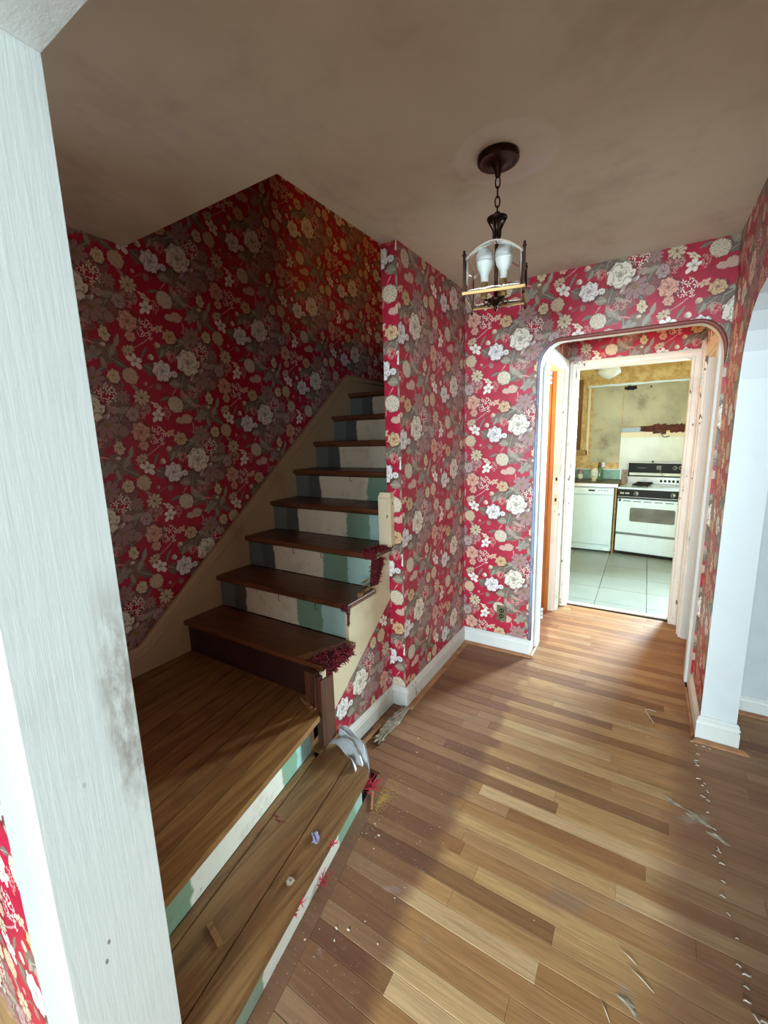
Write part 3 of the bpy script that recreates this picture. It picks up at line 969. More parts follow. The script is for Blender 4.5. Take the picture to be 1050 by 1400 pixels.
profile_run('baseboard_stair', (XA, YA0), (XA, YB), (1, 0), HB, BB, 'white_dirty', 1, -1)
profile_run('baseboard_stair_end', (XA2, YA0), (XA, YA0), (0, -1), HB, BB, 'white', -1, 1)
profile_run('baseboard_under_stair', (XA2, 1.43), (XA2, YA0), (1, 0), 0.108, BB, 'white_dirty', 0, -1)
profile_run('baseboard_back', (XA, YB), (XL_, YB), (0, -1), HB, BB, 'white', -1, 0)
profile_run('baseboard_right', (XC, YB), (XC, YC0), (-1, 0), HB, BB, 'white_old', 0, 1)
profile_run('baseboard_right_end', (XC, YC0), (XC2, YC0), (0, -1), HB + 0.01, BB, 'white', 1, 1)
profile_run('baseboard_room', (XC2, 2.77), (4.1, 2.77), (0, -1), 0.10, BB, 'white', 0, 0)
shoe('trim_2', (XA, YA0 - 0.02), (XA, YB), (1, 0), BB + 0.002, 0, -1, 0.030, 0.008)
shoe('trim_3', (XA, YB), (XL_ + 0.01, YB), (0, -1), BB + 0.002, -1, 1, 0.020, 0.014)
shoe('trim_4', (XC - 0.005, YC0), (XC2 + 0.03, YC0), (0, -1), BB + 0.006, 1, 1, 0.024, 0.014)
shoe('trim_5', (XC2, 2.77), (4.1, 2.77), (0, -1), BB + 0.001, 0, 0, 0.022, 0.016)
shoe('trim_6', (XC, YB + 0.05), (XC, YC0 + 0.01), (-1, 0), BB + 0.002, 0, 1, 0.012, 0.012)
shoe('trim_7', (XL_ + 0.002, YB - 0.01), (XL_ + 0.002, YB2 + 0.1), (1, 0), 0.0, 0, 0, 0.018, 0.012)

# bead along the arch edge
def sweep(name, path, r, mat, n=8):
    return struct(MB().tube(path, r, n).obj(name, [M[mat]]))


arch_path = [(XL_ - 0.004, YB - 0.004, 0.118)] + [(x - 0.004 if x < 0 else x + 0.002, YB - 0.004, z) for x, z in [(XL_, 0.6), (XL_, 1.2), (XL_, 1.7)] + ap] + [(XR_ + 0.002, YB - 0.004, 1.84)]
sweep('trim_8', arch_path, [0.0115] * (len(arch_path) - 3) + [0.010, 0.007, 0.002], 'bead')

# front opening: lining boards and the broad reeded casing
tj = empty_parent = MB().box(-0.80, -0.788, 0.197, 0.366, 0.0, 2.099, 0, 0.0015).obj('door_1', [M['jamb']])
struct(tj)
MB().box(-0.788, 0.538, 0.197, 0.366, 2.087, 2.099, 0, 0.0015).obj('head_lining', [M['jamb']], tj)
MB().box(0.538, 0.55, 0.197, 0.366, 0.0, 2.099, 0, 0.0015).obj('side_lining', [M['jamb']], tj)
cp = [(-0.792, 0.197), (-0.792, 0.213), (-0.972, 0.213), (-0.972, 0.203), (-0.966, 0.197), (-0.950, 0.195), (-0.855, 0.195), (-0.849, 0.199), (-0.843, 0.195), (-0.832, 0.195), (-0.827, 0.200), (-0.822, 0.195), (-0.812, 0.194), (-0.807, 0.199), (-0.800, 0.194)]
MB().prism(cp, 'z', 0.0, 2.10).obj('casing_board', [M['casing']], tj)
MB().box(-0.972, 0.71, 0.195, 0.213, 2.10, 2.26, 0, 0.003).obj('head_casing', [M['white']], tj)

# arched plaster bead of the jamb side (paint drip edge), kitchen door casing
kd = MB()
def casing_prof(w_, t):      # across, out
    return [(0, 0), (0, t * 0.6), (w_ * 0.08, t * 0.75), (w_ * 0.2, t * 0.75), (w_ * 0.25, t * 0.6), (w_ * 0.6, t * 0.7), (w_ * 0.68, t), (w_ * 0.9, t), (w_, t * 0.85), (w_, 0)]
def door_casing(name, x0, x1, zt_, wl, wr, wh, yface, mat, t=0.02):
    root = None
    prof = casing_prof(1.0, t)
    def strip(pts_in, pts_out):
        mb = MB(); vs = []
        for pi, po in zip(pts_in, pts_out):
            for (a, o_) in prof:
                vs.append((pi[0] + (po[0] - pi[0]) * a, yface - o_, pi[1] + (po[1] - pi[1]) * a))
        k = len(prof)
        fs = [tuple(range(k)), tuple(range(2 * k - 1, k - 1, -1))] + [(i, (i + 1) % k, k + (i + 1) % k, k + i) for i in range(k)]
        return mb.add(vs, fs)
    L = strip([(x0, 0), (x0, zt_)], [(x0 - wl, 0), (x0 - wl, zt_ + wh)]).obj(name, [M[mat]])
    struct(L)
    strip([(x1, zt_), (x1, 0)], [(x1 + wr, zt_ + wh), (x1 + wr, 0)]).obj('casing_side', [M[mat]], L)
    strip([(x0, zt_), (x1, zt_)], [(x0 - wl, zt_ + wh), (x1 + wr, zt_ + wh)]).obj('casing_head', [M[mat]], L)
    return L
kc = door_casing('door_2', -0.523, 0.229, 2.011, 0.057, 0.062, 0.060, YK, 'white_old')
MB().box(-0.535, -0.523, YK, YK2, 0, 2.011).box(0.2297, 0.2417, YK, YK2, 0, 2.011).box(-0.535, 0.2417, YK, YK2, 2.012, 2.026).obj('jamb_lining', [M['white_old']], kc)

# left vestibule doorway: casing strips, jamb with strike plates, header, hinges
d3 = MB().box(XL_ - 0.002, XL_ + 0.016, 2.953, 3.07, 0.0, 2.075, 0, 0.004).obj('door_3', [M['white']])
struct(d3)
MB().box(XL_ - 0.002, XL_ + 0.020, 3.70, YK - 0.022, 0, 2.075, 0, 0.004).box(XL_ + 0.0201, XL_ + 0.026, 3.725, 3.745, 0, 2.07, 0, 0.002).obj('casing_far', [M['white_old']], d3)
MB().box(XL_ - 0.001, XL_ + 0.018, 3.07, 3.70, 2.0, 2.075, 0, 0.004).obj('casing_head', [M['white']], d3)
MB().box(-0.735, -0.648, 3.682, 3.70, 0, 1.988, 0, 0.002).box(-0.700, -0.680, 3.670, 3.6819, 0, 1.988, 0, 0.002).obj('door_stop', [M['orange']], d3)
MB().box(-0.6475, XL_ + 0.004, 3.686, 3.70, 0, 1.988, 0, 0.001).obj('jamb_far', [M['white_old']], d3)
MB().box(-0.735, XL_ + 0.004, 3.07, 3.70, 1.988, 2.0).obj('jamb_head', [M['white']], d3)
MB().box(-0.735, XL_ + 0.004, 3.07, 3.082, 0, 1.988).obj('jamb_near', [M['white']], d3)
for zz in (1.14, 0.97):
    MB().box(-0.630, -0.606, 3.683, 3.686, zz - 0.045, zz + 0.045, 0, 0.001).box(-0.625, -0.611, 3.6825, 3.6835, zz - 0.014, zz + 0.014, 1).obj('strike_plate', [M['cream'], M['dark']], d3)
for zz in (1.88, 0.22):
    hb_ = MB()
    for k in range(3): hb_.lathe([(0.0, 0), (0.007, 0.001), (0.007, 0.022), (0.0, 0.023)], (XL_ + 0.022, 3.085, zz - 0.045 + k * 0.030), 10)
    hb_.obj('hinge', [M['appliance']], d3)
# right vestibule doorway
d4 = MB().box(0.284, 0.302, 2.953, 3.03, 0.0, 2.06, 0, 0.004).obj('door_4', [M['white']])
struct(d4)
MB().box(0.282, 0.302, 3.62, 3.80, 0, 2.06, 0, 0.004).box(0.275, 0.282, 3.66, 3.69, 0, 2.05, 0, 0.003).obj('casing_far', [M['white_old']], d4)
MB().box(0.284, 0.302, 3.03, 3.62, 1.985, 2.06, 0, 0.004).obj('casing_head', [M['cream']], d4)
MB().box(0.299, 0.43, 3.606, 3.62, 0, 1.985, 0, 0.001).box(0.36, 0.385, 3.594, 3.606, 0, 1.98).obj('jamb_far', [M['white']], d4)
MB().box(0.299, 0.43, 3.03, 3.62, 1.973, 1.985).obj('jamb_head', [M['cream']], d4)
MB().box(0.42, 0.455, 3.02, 3.63, 0.0, 2.0, 0, 0.003).obj('door_leaf', [M['white']], d4)
hh_ = MB()
for k in range(4): hh_.lathe([(0.0, 0), (0.007, 0.001), (0.007, 0.020), (0.0, 0.021)], (0.280, 3.63, 1.80 + k * 0.026), 10)
hh_.obj('hinge', [M['appliance']], d4)

# ------------------------------------------------------------------ staircase
st = empty('staircase', (-1.6, 1.28, 0), 0, 'stripped brown wooden staircase with patchily painted risers climbing along the left wall', 'staircase')
def sp(mb, name, mat, label=None):
    o = mb.obj(name, [M[q] for q in (mat if isinstance(mat, list) else [mat])])
    o.parent = st; o.matrix_parent_inverse = Matrix.Translation((1.6, -1.28, 0))
    if label: o['label'] = label
    return o


NT_ = 0.026   # tread thickness
# first step: riser, planks, nosing
def slant(s, ya, yb, dx0, dx1, z0, z1, yfl=None):
    return MB().prism([(step_x(s, ya) + dx0, ya), (step_x(s, ya) + dx1, ya), (step_x(s, yb) + dx1, yb), (step_x(s, yb) + dx0, yb)], 'z', z0, z1)


YF = 0.366
sp(slant(S0, YF, 1.255, -0.02, 0.0, 0.0, RI - NT_), 'riser', 'riser_first')
# end grain return of the first step (towards the baseboard)
sp(MB().prism([(step_x(S0, 1.255) - 0.02, 1.240), (step_x(S0, 1.255), 1.255), (-1.15, 1.40), (-1.16, 1.385)], 'z', 0.0, RI - NT_), 'end_board', 'newel')
def plank(xa, xb, y0a, y0b, y1a, y1b, z1=RI, dz=NT_, mat='step', name='step_board'):
    """xa/xb = offsets behind the nosing line S1 at left/right edge"""
    mb = MB().prism([(step_x(S1, y0a) - xa, y0a), (step_x(S1, y0b) - xb, y0b), (step_x(S1, y1b) - xb, y1b), (step_x(S1, y1a) - xa, y1a)], 'z', z1 - dz, z1)
    o = sp(mb, name, mat)
    bm = bmesh.new(); bm.from_mesh(o.data)
    bmesh.ops.bevel(bm, geom=[e for e in bm.edges if all(v.co.z > z1 - 0.001 for v in e.verts)], offset=0.003, segments=2, affect='EDGES')
    bm.to_mesh(o.data); bm.free()
    return o


plank(0.093, -0.012, YF, YF, 1.315, 1.235)
plank(0.238, 0.0955, YF, YF, 1.36, 1.315)
plank(0.272, 0.240, YF, YF, 1.205, 1.195, RI + 0.003)
plank(0.262, 0.222, 1.215, 1.215, 1.345, 1.335, RI + 0.014, 0.013, 'scrap_wood', 'step_board')
plank(0.300, 0.264, 1.20, 1.20, 1.36, 1.345, RI + 0.005, 0.02, 'scrap_wood', 'step_board')
# landing riser + landing boards
sp(slant(S2, YF, 1.205, -0.062, -0.042, RI + 0.002, 2 * RI - 0.024), 'riser', 'riser_land')
sp(slant(S2, YF, 1.262, -0.09, -0.063, 0.0, 2 * RI - 0.024), 'carriage', 'newel')
lw = 0.086
k = 0
xoff = 0.0
while True:
    a, b_ = xoff, xoff + lw - 0.004
    ya, yb = YF, Y3 + 0.020
    if k == 0: poly = [(step_x(S2, ya) + 0.012, ya), (step_x(S2, 1.215) + 0.012, 1.215), (step_x(S2, yb) - b_, yb), (step_x(S2, ya) - b_, ya)]
    else: poly = [(step_x(S2, ya) - a, ya), (step_x(S2, yb) - a, yb), (step_x(S2, yb) - b_, yb), (step_x(S2, ya) - b_, ya)]
    poly = [(max(px, XW + 0.002), py) for px, py in poly]
    if max(px for px, py in poly) < XW + 0.01: break
    z1 = 2 * RI + random.uniform(-0.0008, 0.0008)
    o = sp(MB().prism(poly, 'z', z1 - 0.024, z1), 'landing_board', 'landing' if k else 'landing_edge')
    xoff += lw; k += 1
    if k > 14: break
XLs = -2.106
# upper flight
for i in range(3, 11):
    yn_ = Y3 + (i - 3) * RU
    z = i * RI
    xr = XA2 + 0.020 if i <= 5 else XA2 - 0.006
    depth = RU + 0.02 if i < 10 else 0.84
    if i == 3: xr = XA2 + 0.045
    tr = MB().box(XLs - 0.005, xr, yn_ - 0.004, yn_ + depth - 0.004, z - NT_, z, 0, 0.005)
    sp(tr, 'tread', 'tread')
    # riser below this tread
    rx = XA2 + 0.0 if i <= 5 else XA2 - 0.006
    sp(MB().box(XLs, rx, yn_ + 0.022, yn_ + 0.040, z - RI + (0.001 if i > 3 else 0.0), z - NT_ - 0.0005), 'riser', 'dark_riser' if i == 3 else 'riser_x')
    cove = MB().prism([(yn_ + 0.022, z - NT_ - 0.014), (yn_ + 0.022, z - NT_ - 0.001), (yn_ + 0.008, z - NT_ - 0.001)], 'x', XLs, rx)
    sp(cove, 'cove_strip', 'tread')
# winder steps turning right behind the wall
sp(MB().box(XLs, XA2 - 0.01, 3.52, 3.60, 10 * RI + 0.001, 11 * RI, 0, 0.004), 'riser', 'dark_riser')
# wall stringer (left): sloped skirt with a moulded cap, level pieces at both ends
sl = RI / RU
def zsk(y): return 0.742 + (y - 1.372) * sl + 0.02
yA, yB_ = 1.03, 3.02
za = 2 * RI + 0.125
zb = 10 * RI + 0.135
ybend = 1.372 + (za - 0.762) / sl
ybend2 = 1.372 + (zb - 0.762) / sl
poly = [(YF + 0.002, 2 * RI + 0.001), (Y3 + 0.03, 2 * RI + 0.001), (Y3 + 0.03 + 7 * RU, 9 * RI), (3.50, 10 * RI + 0.002), (3.50, zb), (ybend2, zb), (ybend, za), (YF + 0.002, za)]
sp(MB().prism(poly, 'x', XW + 0.001, XLs + 0.002), 'wall_stringer', 'stringer_dark')
cap = [(YF + 0.004, za), (ybend, za), (ybend2, zb), (3.50, zb)]
mb = MB()
mb.tube([(XW + 0.040, y_, z_) for y_, z_ in cap], 0.018, 8)
mb.tube([(XLs + 0.003, y_ + 0.012, z_ - 0.030) for y_, z_ in cap], 0.005, 6)
sp(mb, 'stringer_cap', 'stringer_dark')
# open side stringer: cream, cut to the steps
pz = [(1.315, 0.212), (1.925, 0.636), (1.925, 5 * RI + 0.10), (1.925, 5 * RI + 0.003)]
outline = [(1.318, 0.216), (1.922, 0.632)]
top = []
for i in range(5, 2, -1):
    yn_ = Y3 + (i - 3) * RU
    top += [(min(yn_ + RU + 0.018, 1.922), i * RI - NT_ - 0.001), (yn_ + 0.021, i * RI - NT_ - 0.001)]
outline += top
outline = [outline[0], outline[1]] + top
o = sp(MB().prism(outline, 'x', XA2 - 0.018, XA2 + 0.003), 'side_stringer', 'cream')
# stub of newel post: two old studs and splinters
sp(MB().box(-1.135, -1.112, 1.235, 1.262, RI + 0.004, 3 * RI - NT_ - 0.002, 0, 0.002), 'newel_stub', 'newel')
sp(MB().box(-1.205, -1.150, 1.248, 1.278, 2 * RI + 0.001, 3 * RI - NT_ - 0.002, 0, 0.002), 'newel_stub', 'newel')
sp(MB().box(-1.106, -1.098, 1.230, 1.315, RI + 0.03, 3 * RI - NT_ - 0.012, 0, 0.001), 'newel_stub', 'newel')
sp(MB().prism([(-1.250, 1.262), (-1.145, 1.215), (-1.140, 1.228), (-1.245, 1.278)], 'z', 2 * RI + 0.001, 2 * RI + 0.016), 'splinter_strip', 'scrap_wood')

# white moulded stub standing on the sixth tread against the wall end
ms = MB().box(-1.205, -1.128, 1.885, 1.9245, 5 * RI + 0.004, 1.205, 0, 0.003)
ms.add([(-1.205, 1.885, 1.206), (-1.128, 1.885, 1.206), (-1.128, 1.9245, 1.206), (-1.205, 1.9245, 1.206), (-1.192, 1.889, 1.234), (-1.132, 1.889, 1.234), (-1.132, 1.9245, 1.234), (-1.192, 1.9245, 1.234)],
       [(0, 1, 5, 4), (1, 2, 6, 5), (2, 3, 7, 6), (3, 0, 4, 7), (4, 5, 6, 7)])
ms.box(-1.150, -1.143, 1.879, 1.886, 5 * RI + 0.006, 1.20, 0, 0.002).box(-1.138, -1.131, 1.879, 1.886, 5 * RI + 0.006, 1.20, 0, 0.002)
tag(ms.obj('moulding_stub', [M['cream']]), 'short cream moulded trim stub standing against the papered wall end beside the stairs', 'moulding')


# ------------------------------------------------------------------ carpet scraps
def strand(mb, p, d, L, r, bend, mi=0):
    p = Vector(p); d = Vector(d).normalized()
    side = Vector((random.uniform(-1, 1), random.uniform(-1, 1), random.uniform(-1, 1)))
    pts = [p, p + d * L * 0.5 + side * bend * L * 0.35, p + d * L + side * bend * L]
    mb.tube(pts, [r, r * 0.9, r * 0.5], 4, mi)


def carpet(name, label, patches, n, length, mats, dirv, r=0.0022):
    root = MB()
    for (a, b_, c, d) in patches:          # quads given as four 3D corners -> thin backing
        a, b_, c, d = map(Vector, (a, b_, c, d))
        nn = (b_ - a).cross(d - a).normalized() * 0.004
        root.add([a, b_, c, d, a + nn, b_ + nn, c + nn, d + nn], [(0, 1, 2, 3), (4, 5, 6, 7), (0, 1, 5, 4), (1, 2, 6, 5), (2, 3, 7, 6), (3, 0, 4, 7)])
    o = root.obj(name, [M['carpet_dark']])
    tag(o, label, 'carpet')
    pile = MB()
    for _ in range(n):
        a, b_, c, d = [Vector(q) for q in random.choice(patches)]
        u, v = random.random(), random.random()
        p = (a * (1 - u) + b_ * u) * (1 - v) + (d * (1 - u) + c * u) * v
        dd = Vector(dirv) + Vector((random.uniform(-.7, .7), random.uniform(-.7, .7), random.uniform(-.6, .7)))
        strand(pile, p, dd, length * random.uniform(0.6, 1.3), r, 0.4, 0 if random.random() < 0.75 else 1)
    po = pile.obj('pile', [M[mats[0]], M[mats[1]]], o, fix=False); po['kind'] = 'stuff'
    return o


z3, z4, z5 = 3 * RI, 4 * RI, 5 * RI
carpet('carpet_scrap', 'shaggy dark red carpet remnant wrapped round the end of the lowest upper tread',
       [((-1.135, 1.285, z3 + 0.004), (-1.112, 1.285, z3 + 0.002), (-1.112, 1.485, z3 + 0.002), (-1.17, 1.485, z3 + 0.004)),
        ((-1.112, 1.285, z3 - 0.045), (-1.112, 1.47, z3 - 0.03), (-1.112, 1.47, z3), (-1.112, 1.285, z3)),
        ((-1.20, 1.29, z3 + 0.004), (-1.135, 1.285, z3 + 0.004), (-1.16, 1.40, z3 + 0.004), (-1.20, 1.36, z3 + 0.004))], 620, 0.022, ('carpet', 'carpet_dark'), (0.8, -0.3, 0.3), 0.003)
carpet('carpet_scrap', 'thin red carpet fringe hanging at the nosing of the second upper tread',
       [((-1.150, 1.500, z4 - 0.10), (-1.150, 1.512, z4 - 0.10), (-1.150, 1.524, z4 - 0.005), (-1.150, 1.500, z4 - 0.005)),
        ((-1.190, 1.507, z4 - 0.03), (-1.149, 1.507, z4 - 0.03), (-1.149, 1.507, z4 + 0.003), (-1.175, 1.507, z4 + 0.003))], 130, 0.013, ('carpet', 'carpet_dark'), (0.6, -0.6, -0.3), 0.0016)
carpet('carpet_scrap', 'torn red carpet strip hanging down from the third upper tread by the wall end',
       [((-1.200, 1.741, z5 - 0.02), (-1.150, 1.741, z5 - 0.02), (-1.150, 1.745, z5 + 0.004), (-1.215, 1.745, z5 + 0.004)),
        ((-1.166, 1.722, z4 + 0.02), (-1.166, 1.80, z4 + 0.008), (-1.164, 1.86, z5 - 0.05), (-1.164, 1.742, z5 - 0.03)),
        ((-1.23, 1.76, z5 + 0.003), (-1.150, 1.745, z5 + 0.003), (-1.13, 1.915, z5 + 0.004), (-1.21, 1.915, z5 + 0.004))], 850, 0.019, ('carpet', 'carpet_dark'), (0.5, -0.5, 0.2), 0.0027)
# torn jute/paper bits beside it
jb = MB()
for (x0, y0, z0, L) in ((-1.16, 1.70, z4 + 0.012, 0.05), (-1.165, 1.69, z4 + 0.004, 0.07), (-1.158, 1.66, z4 + 0.004, 0.05), (-1.18, 1.715, z4 + 0.02, 0.04), (-1.17, 1.725, z4 + 0.05, 0.05)):
    ph = random.uniform(0, 6)
    jb.grid(lambda u, v: (x0 + 0.012 * (u - .5) + 0.01 * math.sin(ph + 5 * v), y0 - L * v + 0.03 * (u - .5), z0 + 0.018 * math.sin(3 * v + ph) ** 2), 3, 5)
tag(jb.obj('torn_backing', [M['scrap_wood']], fix=False), 'torn tan carpet backing curled on the end of the second upper tread', 'backing')

# yarn tufts caught on the steps
def tuft(loc, label, n, L, mat='red_bright', spread=0.012, up=(0.3, -0.2, 0.5), group=None):
    mb = MB()
    for _ in range(n):
        p = Vector((random.gauss(0, spread), random.gauss(0, spread), random.uniform(0, spread)))
        d = Vector(up) + Vector((random.uniform(-1, 1), random.uniform(-1, 1), random.uniform(-.6, .8)))
        strand(mb, p, d, L * random.uniform(.5, 1.2), 0.0017, 0.5, 0)
    o = mb.obj('yarn_tuft', [M[mat]], fix=False); o.location = loc
    return tag(o, label, 'yarn', group)


tuft((-0.865, 1.235, 0.125), 'bright red yarn tuft hanging at the far corner of the bottom step under the plastic', 34, 0.036, spread=0.016)
tuft((-0.858, 0.915, 0.006), 'red yarn tuft on the floor against the bottom riser', 24, 0.026)
tuft((-0.792, 0.715, 0.150), 'small red yarn tuft stuck to the bottom riser nearest the viewer', 12, 0.022, spread=0.006)
tuft((-0.785, 0.735, 0.166), 'short red thread caught under the bottom nosing beside the nearest tuft', 5, 0.018, spread=0.003)
tuft((-0.818, 0.925, 0.172), 'red yarn tuft caught on the nosing halfway along the bottom step', 12, 0.022, spread=0.006)
tuft((-1.106, 1.345, 0.205), 'pinkish red yarn tuft at the foot of the cream stringer', 16, 0.022, spread=0.008)
tuft((-1.03, 0.885, 0.20), 'curled dark red thread lying along the back of the bottom step', 5, 0.03, 'carpet', 0.006)

# hanging dark threads under nosings of the flight
for k, (xx, i) in enumerate(((-1.62, 7), (-1.71, 5), (-1.61, 4), (-1.50, 5), (-1.36, 4))):
    z = i * RI - NT_; yn_ = Y3 + (i - 3) * RU
    mb = MB().tube([(0, 0, 0), (0.003, -0.002, -0.016), (-0.001, -0.003, -0.030), (0.008, -0.002, -0.040), (0.014, -0.003, -0.036)], 0.0016, 5)
    o = mb.obj('loose_thread', [M['carpet_dark']], fix=False); o.location = (xx, yn_ + 0.004, z + 0.001)
    tag(o, ['curled dark thread hanging under the fifth upper nosing', 'long dark thread hanging mid-way under the third upper nosing', 'dark thread hanging mid-way under the second upper nosing',
            'short thread right of the long one under the third upper nosing', 'thread nearest the red fringe under the second upper nosing'][k], 'thread')

# carpet pad, plastic film, wood scraps at the foot of the wall
pd = MB()
def padf(u, v):
    x = -1.098 + 0.058 * u + 0.006 * math.sin(9 * v + 3 * u); y = 1.588 + 0.315 * v + (0.02 * math.sin(14 * u) if v < 0.05 else 0)
    z = 0.010 + 0.007 * math.sin(31 * v + 5 * u) * math.sin(23 * u + 7 * v) + 0.003 * math.sin(80 * v + 40 * u)
    return (x, y, max(z, 0.003))
pd.grid(padf, 10, 44)
pdo = pd.obj('carpet_pad', [M['pad']], fix=False)
so = pdo.modifiers.new('thick', 'SOLIDIFY'); so.thickness = 0.004
tag(pdo, 'grey crumbling strip of carpet pad lying beside the baseboard below the stairs', 'carpet pad')
pl = MB()
def plf(u, v):
    x = -1.118 + 0.200 * v + 0.028 * math.sin(3.0 * u) ; y = 1.375 - 0.10 * u + 0.03 * v - 0.085 * v * v * 1.2
    z = RI + 0.020 + 0.010 * math.sin(17 * u + 3 * v) + 0.012 * math.sin(9 * v + 6 * u) + 0.022 * math.sin(PI * u) * (1 - v) - 0.045 * max(0, v - 0.75) * 4
    return (x, y, max(z, RI + 0.004) if v < 0.72 else z)
pl.grid(plf, 18, 24)
plo = pl.obj('plastic_film', [M['plastic']], fix=False)
so = plo.modifiers.new('thick', 'SOLIDIFY'); so.thickness = 0.0012
tag(plo, 'crumpled clouded plastic film draped over the far corner of the bottom step', 'plastic film')
def stick(loc, rz, L, w_, h, mat, label):
    mb = MB().box(-L / 2, L / 2, -w_ / 2, w_ / 2, 0, h, 0, min(w_, h) * 0.2)
    o = mb.obj('wood_scrap', [M[mat]]); o.location = loc; o.rotation_euler = (0, 0, rz)
    return tag(o, label, 'wood scrap')
stick((-1.118, 1.56, 0.001), PI / 2, 0.28, 0.018, 0.014, 'shoe', 'brown wooden strip lying along the baseboard behind the carpet pad')
stick((-0.897, 1.285, 0.001), 2.1, 0.09, 0.010, 0.008, 'shoe', 'small brown stick on the floor at the corner of the bottom step')
o = stick((-0.925, 0.545, RI + 0.001), 2.9, 0.075, 0.016, 0.003, 'scrap_wood', 'pale splinter lying on the nearest part of the bottom step')
# lavender scrap and grey wad on the bottom step
mb = MB(); mb.grid(lambda u, v: ((u - .5) * 0.022 + 0.004 * math.sin(5 * v), (v - .5) * 0.040, 0.004 + 0.004 * math.sin(7 * u + 3 * v)), 6, 8)
o = mb.obj('paper_scrap', [simple('lavender_paper', 'a9a6c8', 0.6)], fix=False); o.location = (-0.872, 0.905, RI + 0.001); o.rotation_euler = (0, 0, 0.6)
so = o.modifiers.new('thick', 'SOLIDIFY'); so.thickness = 0.001
tag(o, 'lavender scrap of paper lying near the edge of the bottom step', 'paper scrap')
mb = MB(); mb.lathe([(0.0, 0.0), (0.011, 0.001), (0.013, 0.004), (0.007, 0.008), (0.0, 0.009)], (0, 0, 0), 9)
for v in mb.v: v.x += random.uniform(-.003, .003); v.y += random.uniform(-.003, .003)
o = mb.obj('plaster_wad', [M['pad']]); o.location = (-0.845, 0.755, RI)
tag(o, 'small grey wad of old glue on the edge of the bottom step', 'wad')

# ------------------------------------------------------------------ debris on the floor
mb = MB()
for _ in range(150):
    t = random.random()
    if t < 0.55: x = -0.86 + abs(random.gauss(0, 0.22)); y = random.uniform(0.55, 1.9)
    elif t < 0.8: x = random.uniform(-1.0, 0.25); y = random.uniform(1.0, 3.7)
    else: x = random.gauss(-0.86, 0.05); y = random.gauss(1.30, 0.08)
    if x < step_x(S0, y) + 0.03 and y < 1.45: continue
    if y > YB - 0.05 and (x < -0.55 or x > 0.24): continue
    if x < XA + 0.06: continue
    s = random.uniform(0.0008, 0.0028); a = random.uniform(0, 6)
    c, n_ = math.cos(a), math.sin(a)
    q = [(-s, -s * .5), (s, -s * .7), (s * .8, s * .6), (-s * .7, s * .5)]
    mb.add([(x + c * u - n_ * v, y + n_ * u + c * v, 0.0002) for u, v in q] + [(x, y, s * 0.6)], [(0, 1, 4), (1, 2, 4), (2, 3, 4), (3, 0, 4), (3, 2, 1, 0)])
tag(mb.obj('plaster_crumbs', [M['chip']], fix=False), 'pale plaster crumbs scattered over the strip wood floor', 'crumbs', kind='stuff')
mb = MB()
for _ in range(900):
    r_ = abs(random.gauss(0, 0.055)); a = random.uniform(0, 2 * PI)
    x = -0.885 + r_ * 0.55 * math.cos(a) + 0.02; y = 1.315 + r_ * math.sin(a) * 1.3
    if x < -0.915: continue
    s = random.uniform(0.0006, 0.0018)
    mb.add([(x - s, y - s, 0.0001), (x + s, y - s, 0.0001), (x, y + s, 0.0001), (x, y, s * 1.2)], [(0, 1, 3), (1, 2, 3), (2, 0, 3)])
tag(mb.obj('sawdust', [simple('yellow_sawdust', 'c8a65a', 0.95, c2='a58438', nscale=200)], fix=False), 'yellow sawdust spilled on the floor at the corner of the bottom step', 'sawdust', kind='stuff')
# larger chips, each a thing
chip_src = MB().add([(-.006, -.003, 0), (.005, -.004, 0), (.007, .002, 0), (-.003, .004, 0), (-.004, -.001, .0035), (.003, -.001, .003), (.002, .002, .0025)],
                    [(0, 1, 5, 4), (1, 2, 6, 5), (2, 3, 4, 6), (3, 0, 4), (4, 5, 6), (3, 2, 1, 0)])
src = None
chips = [(-0.828, 1.20, .9), (-0.788, 1.165, 1.3), (-0.775, 1.11, .8), (-0.80, 0.755, 1.0), (-0.735, 0.83, 1.1), (-0.72, 0.80, .9), (-0.70, 0.845, 1.2), (-0.62, 1.0, .7), (-0.60, 0.86, .8), (-0.9, 1.72, 1.2), (-0.86, 1.63, .9), (-0.45, 1.75, .8), (-0.52, 2.6, 1.0), (-0.505, 2.66, 1.3), (-0.50, 2.72, .9), (-0.56, 2.53, .8), (0.02, 2.35, 1.0), (0.10, 2.30, .8), (-0.44, 3.60, 1.4), (-0.40, 3.66, 1.6), (-0.47, 3.70, 1.0), (-0.30, 3.72, .9)]
for (x, y, s) in chips:
    if src is None: o = src = chip_src.obj('plaster_chip', [M['chip']])
    else:
        o = src.copy(); COL.objects.link(o)
    s *= 0.75; o.location = (x, y, 0.0008); o.scale = (s, s, s); o.rotation_euler = (0, 0, random.uniform(0, 6))
    tag(o, 'pale plaster chip lying on the strip wood floor', 'chip', 'plaster chips on the floor')
